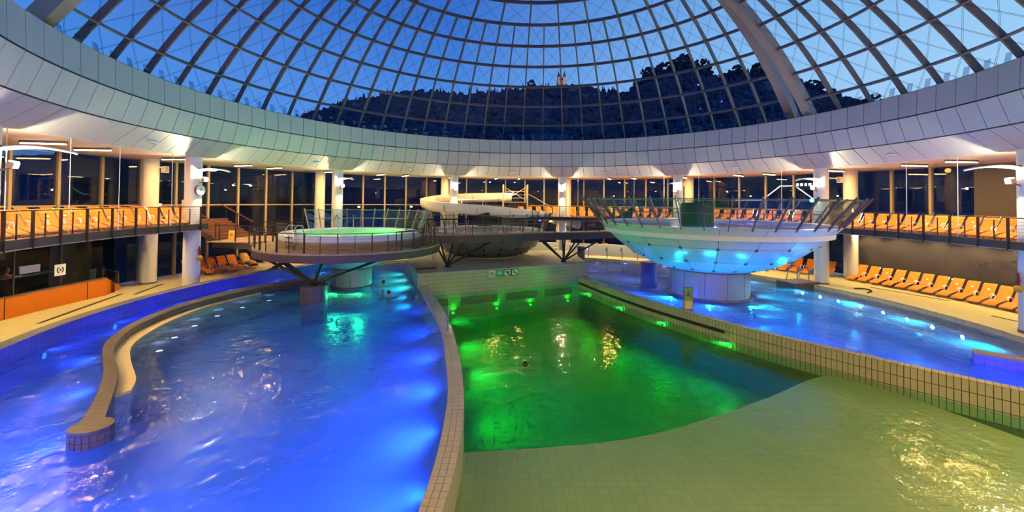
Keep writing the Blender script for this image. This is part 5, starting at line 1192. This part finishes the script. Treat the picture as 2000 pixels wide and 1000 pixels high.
def fingers(j, e, hand, d, sgn):
    d = Vector(d).normalized(); sd = d.cross(Vector((0, 0, 1))); sd = sd.normalized() if sd.length > 0.1 else Vector((1, 0, 0))
    for k, (o_, ln) in enumerate(((-0.036, 0.062), (-0.012, 0.075), (0.012, 0.08), (0.036, 0.07))):
        a = Vector(j[hand][0]) + sd * o_ + d * 0.045; b = a + d * ln * 0.6; c = b + d * ln * 0.4 + Vector((0, 0, -0.02))
        i0 = len(j); j += [(tuple(a), 0.010), (tuple(b), 0.009), (tuple(c), 0.008)]; e += [(hand, i0), (i0, i0 + 1), (i0 + 1, i0 + 2)]
    a = Vector(j[hand][0]) + sd * 0.045 * sgn; i0 = len(j); j += [(tuple(a), 0.011), (tuple(a + d * 0.03 + sd * 0.03 * sgn), 0.010)]; e += [(hand, i0), (i0, i0 + 1)]
def swimmer(label, loc, rz):
    """treading water: only head and shoulders break the surface"""
    j = [((0, 0.05, -0.75), 0.14, 0.8), ((0, 0.03, -0.5), 0.135, 0.75), ((0, 0, -0.22), 0.16, 0.7), ((0, 0, -0.03), 0.075), ((0, -0.01, 0.09), 0.07), ((0, -0.02, 0.2), 0.085, 1.1),
         ((-0.18, 0, -0.10), 0.06), ((-0.36, -0.12, -0.16), 0.045), ((-0.52, -0.32, -0.12), 0.034), ((-0.56, -0.40, -0.11), 0.03), ((0.18, 0, -0.10), 0.06), ((0.36, -0.12, -0.16), 0.045), ((0.52, -0.32, -0.12), 0.034), ((0.56, -0.40, -0.11), 0.03),
         ((-0.1, 0.05, -0.85), 0.09), ((-0.13, -0.12, -1.0), 0.06), ((0.1, 0.05, -0.85), 0.09), ((0.13, 0.12, -1.0), 0.06)]
    e = [(0, 1), (1, 2), (2, 3), (3, 4), (4, 5), (2, 6), (6, 7), (7, 8), (8, 9), (2, 10), (10, 11), (11, 12), (12, 13), (0, 14), (14, 15), (0, 16), (16, 17)]
    fingers(j, e, 9, (-0.4, -0.9, 0), 1); fingers(j, e, 13, (0.4, -0.9, 0), -1)
    return person('person', label, loc, rz, j, e, (0, -0.02, 0.22), ['skin'])
swimmer('swimmer with dark hair beside the tub pedestal, farther from the viewer', (-10.1, 6.4, WL), 160)
swimmer('swimmer with dark hair beside the tub pedestal, nearer to the viewer', (-8.85, 3.3, WL), 200)
# swimming on the front with stretched arms
j = [((0, -0.62, -0.16), 0.13, 0.75), ((0, -0.35, -0.13), 0.125, 0.7), ((0, -0.05, -0.09), 0.155, 0.6), ((0, 0.1, -0.04), 0.07), ((0, 0.17, 0.02), 0.068), ((0, 0.25, 0.08), 0.085, 1.1),
     ((-0.2, 0.02, -0.09), 0.06), ((-0.34, 0.26, -0.1), 0.043), ((-0.22, 0.52, -0.09), 0.033), ((-0.19, 0.61, -0.08), 0.03), ((0.2, 0.02, -0.09), 0.06), ((0.34, 0.26, -0.1), 0.043), ((0.22, 0.52, -0.09), 0.033), ((0.19, 0.61, -0.08), 0.03),
     ((-0.1, -0.75, -0.2), 0.09), ((-0.14, -1.15, -0.27), 0.06), ((-0.13, -1.5, -0.25), 0.04), ((0.1, -0.75, -0.2), 0.09), ((0.14, -1.15, -0.22), 0.06), ((0.15, -1.5, -0.32), 0.04)]
e = [(0, 1), (1, 2), (2, 3), (3, 4), (4, 5), (2, 6), (6, 7), (7, 8), (8, 9), (2, 10), (10, 11), (11, 12), (12, 13), (0, 14), (14, 15), (15, 16), (0, 17), (17, 18), (18, 19)]
fingers(j, e, 9, (0.2, 0.9, 0), 1); fingers(j, e, 13, (-0.2, 0.9, 0), -1)
person('person', 'dark haired swimmer stretched out in the green wave pool', (-1.35, -5.5, WW - 0.11), -95, j, e, (0, 0.26, 0.10), ['skin'], head=(0, 1, 0))
# attendant seated in the booth
j = [((0, 0, 0.62), 0.15, 0.8), ((0, 0, 0.85), 0.135, 0.75), ((0, 0, 1.12), 0.165, 0.65), ((0, 0, 1.27), 0.06), ((0, -0.02, 1.36), 0.07), ((0, -0.03, 1.46), 0.085, 1.1),
     ((-0.2, 0, 1.17), 0.06), ((-0.27, -0.05, 0.95), 0.048), ((-0.2, -0.28, 1.0), 0.036), ((-0.19, -0.37, 1.19), 0.03), ((0.2, 0, 1.17), 0.06), ((0.27, -0.05, 0.95), 0.048), ((0.2, -0.28, 1.0), 0.036), ((0.19, -0.37, 1.19), 0.03),
     ((-0.11, -0.1, 0.6), 0.09), ((-0.13, -0.42, 0.56), 0.07), ((-0.13, -0.44, 0.12), 0.045), ((-0.13, -0.55, 0.05), 0.04), ((0.11, -0.1, 0.6), 0.09), ((0.13, -0.42, 0.56), 0.07), ((0.13, -0.44, 0.12), 0.045), ((0.13, -0.55, 0.05), 0.04)]
e = [(0, 1), (1, 2), (2, 3), (3, 4), (4, 5), (2, 6), (6, 7), (7, 8), (8, 9), (2, 10), (10, 11), (11, 12), (12, 13), (0, 14), (14, 15), (15, 16), (16, 17), (0, 18), (18, 19), (19, 20), (20, 21)]
fingers(j, e, 9, (0, -0.9, 0), 1); fingers(j, e, 13, (0, -0.9, 0), -1)
person('person', 'attendant in orange top sitting at the booth desk', pol(25.2, -94.5, 0.55), 80, j, e, (0, -0.03, 1.48), ['orange_wall'])
st_ = thing('stool', 'low dark stool under the attendant in the booth', 'stool', pol(25.25, -94.5, 0.55)); MB().cyl((0, 0, 0.42), (0, 0, 0.5), 0.2, 16).build('seat', 'black', st_); MB().cyl((0, 0, 0.03), (0, 0, 0.42), 0.03, 8).build('post', 'chrome', st_); MB().cyl((0, 0, 0), (0, 0, 0.03), 0.2, 16).build('base', 'dark_steel', st_)
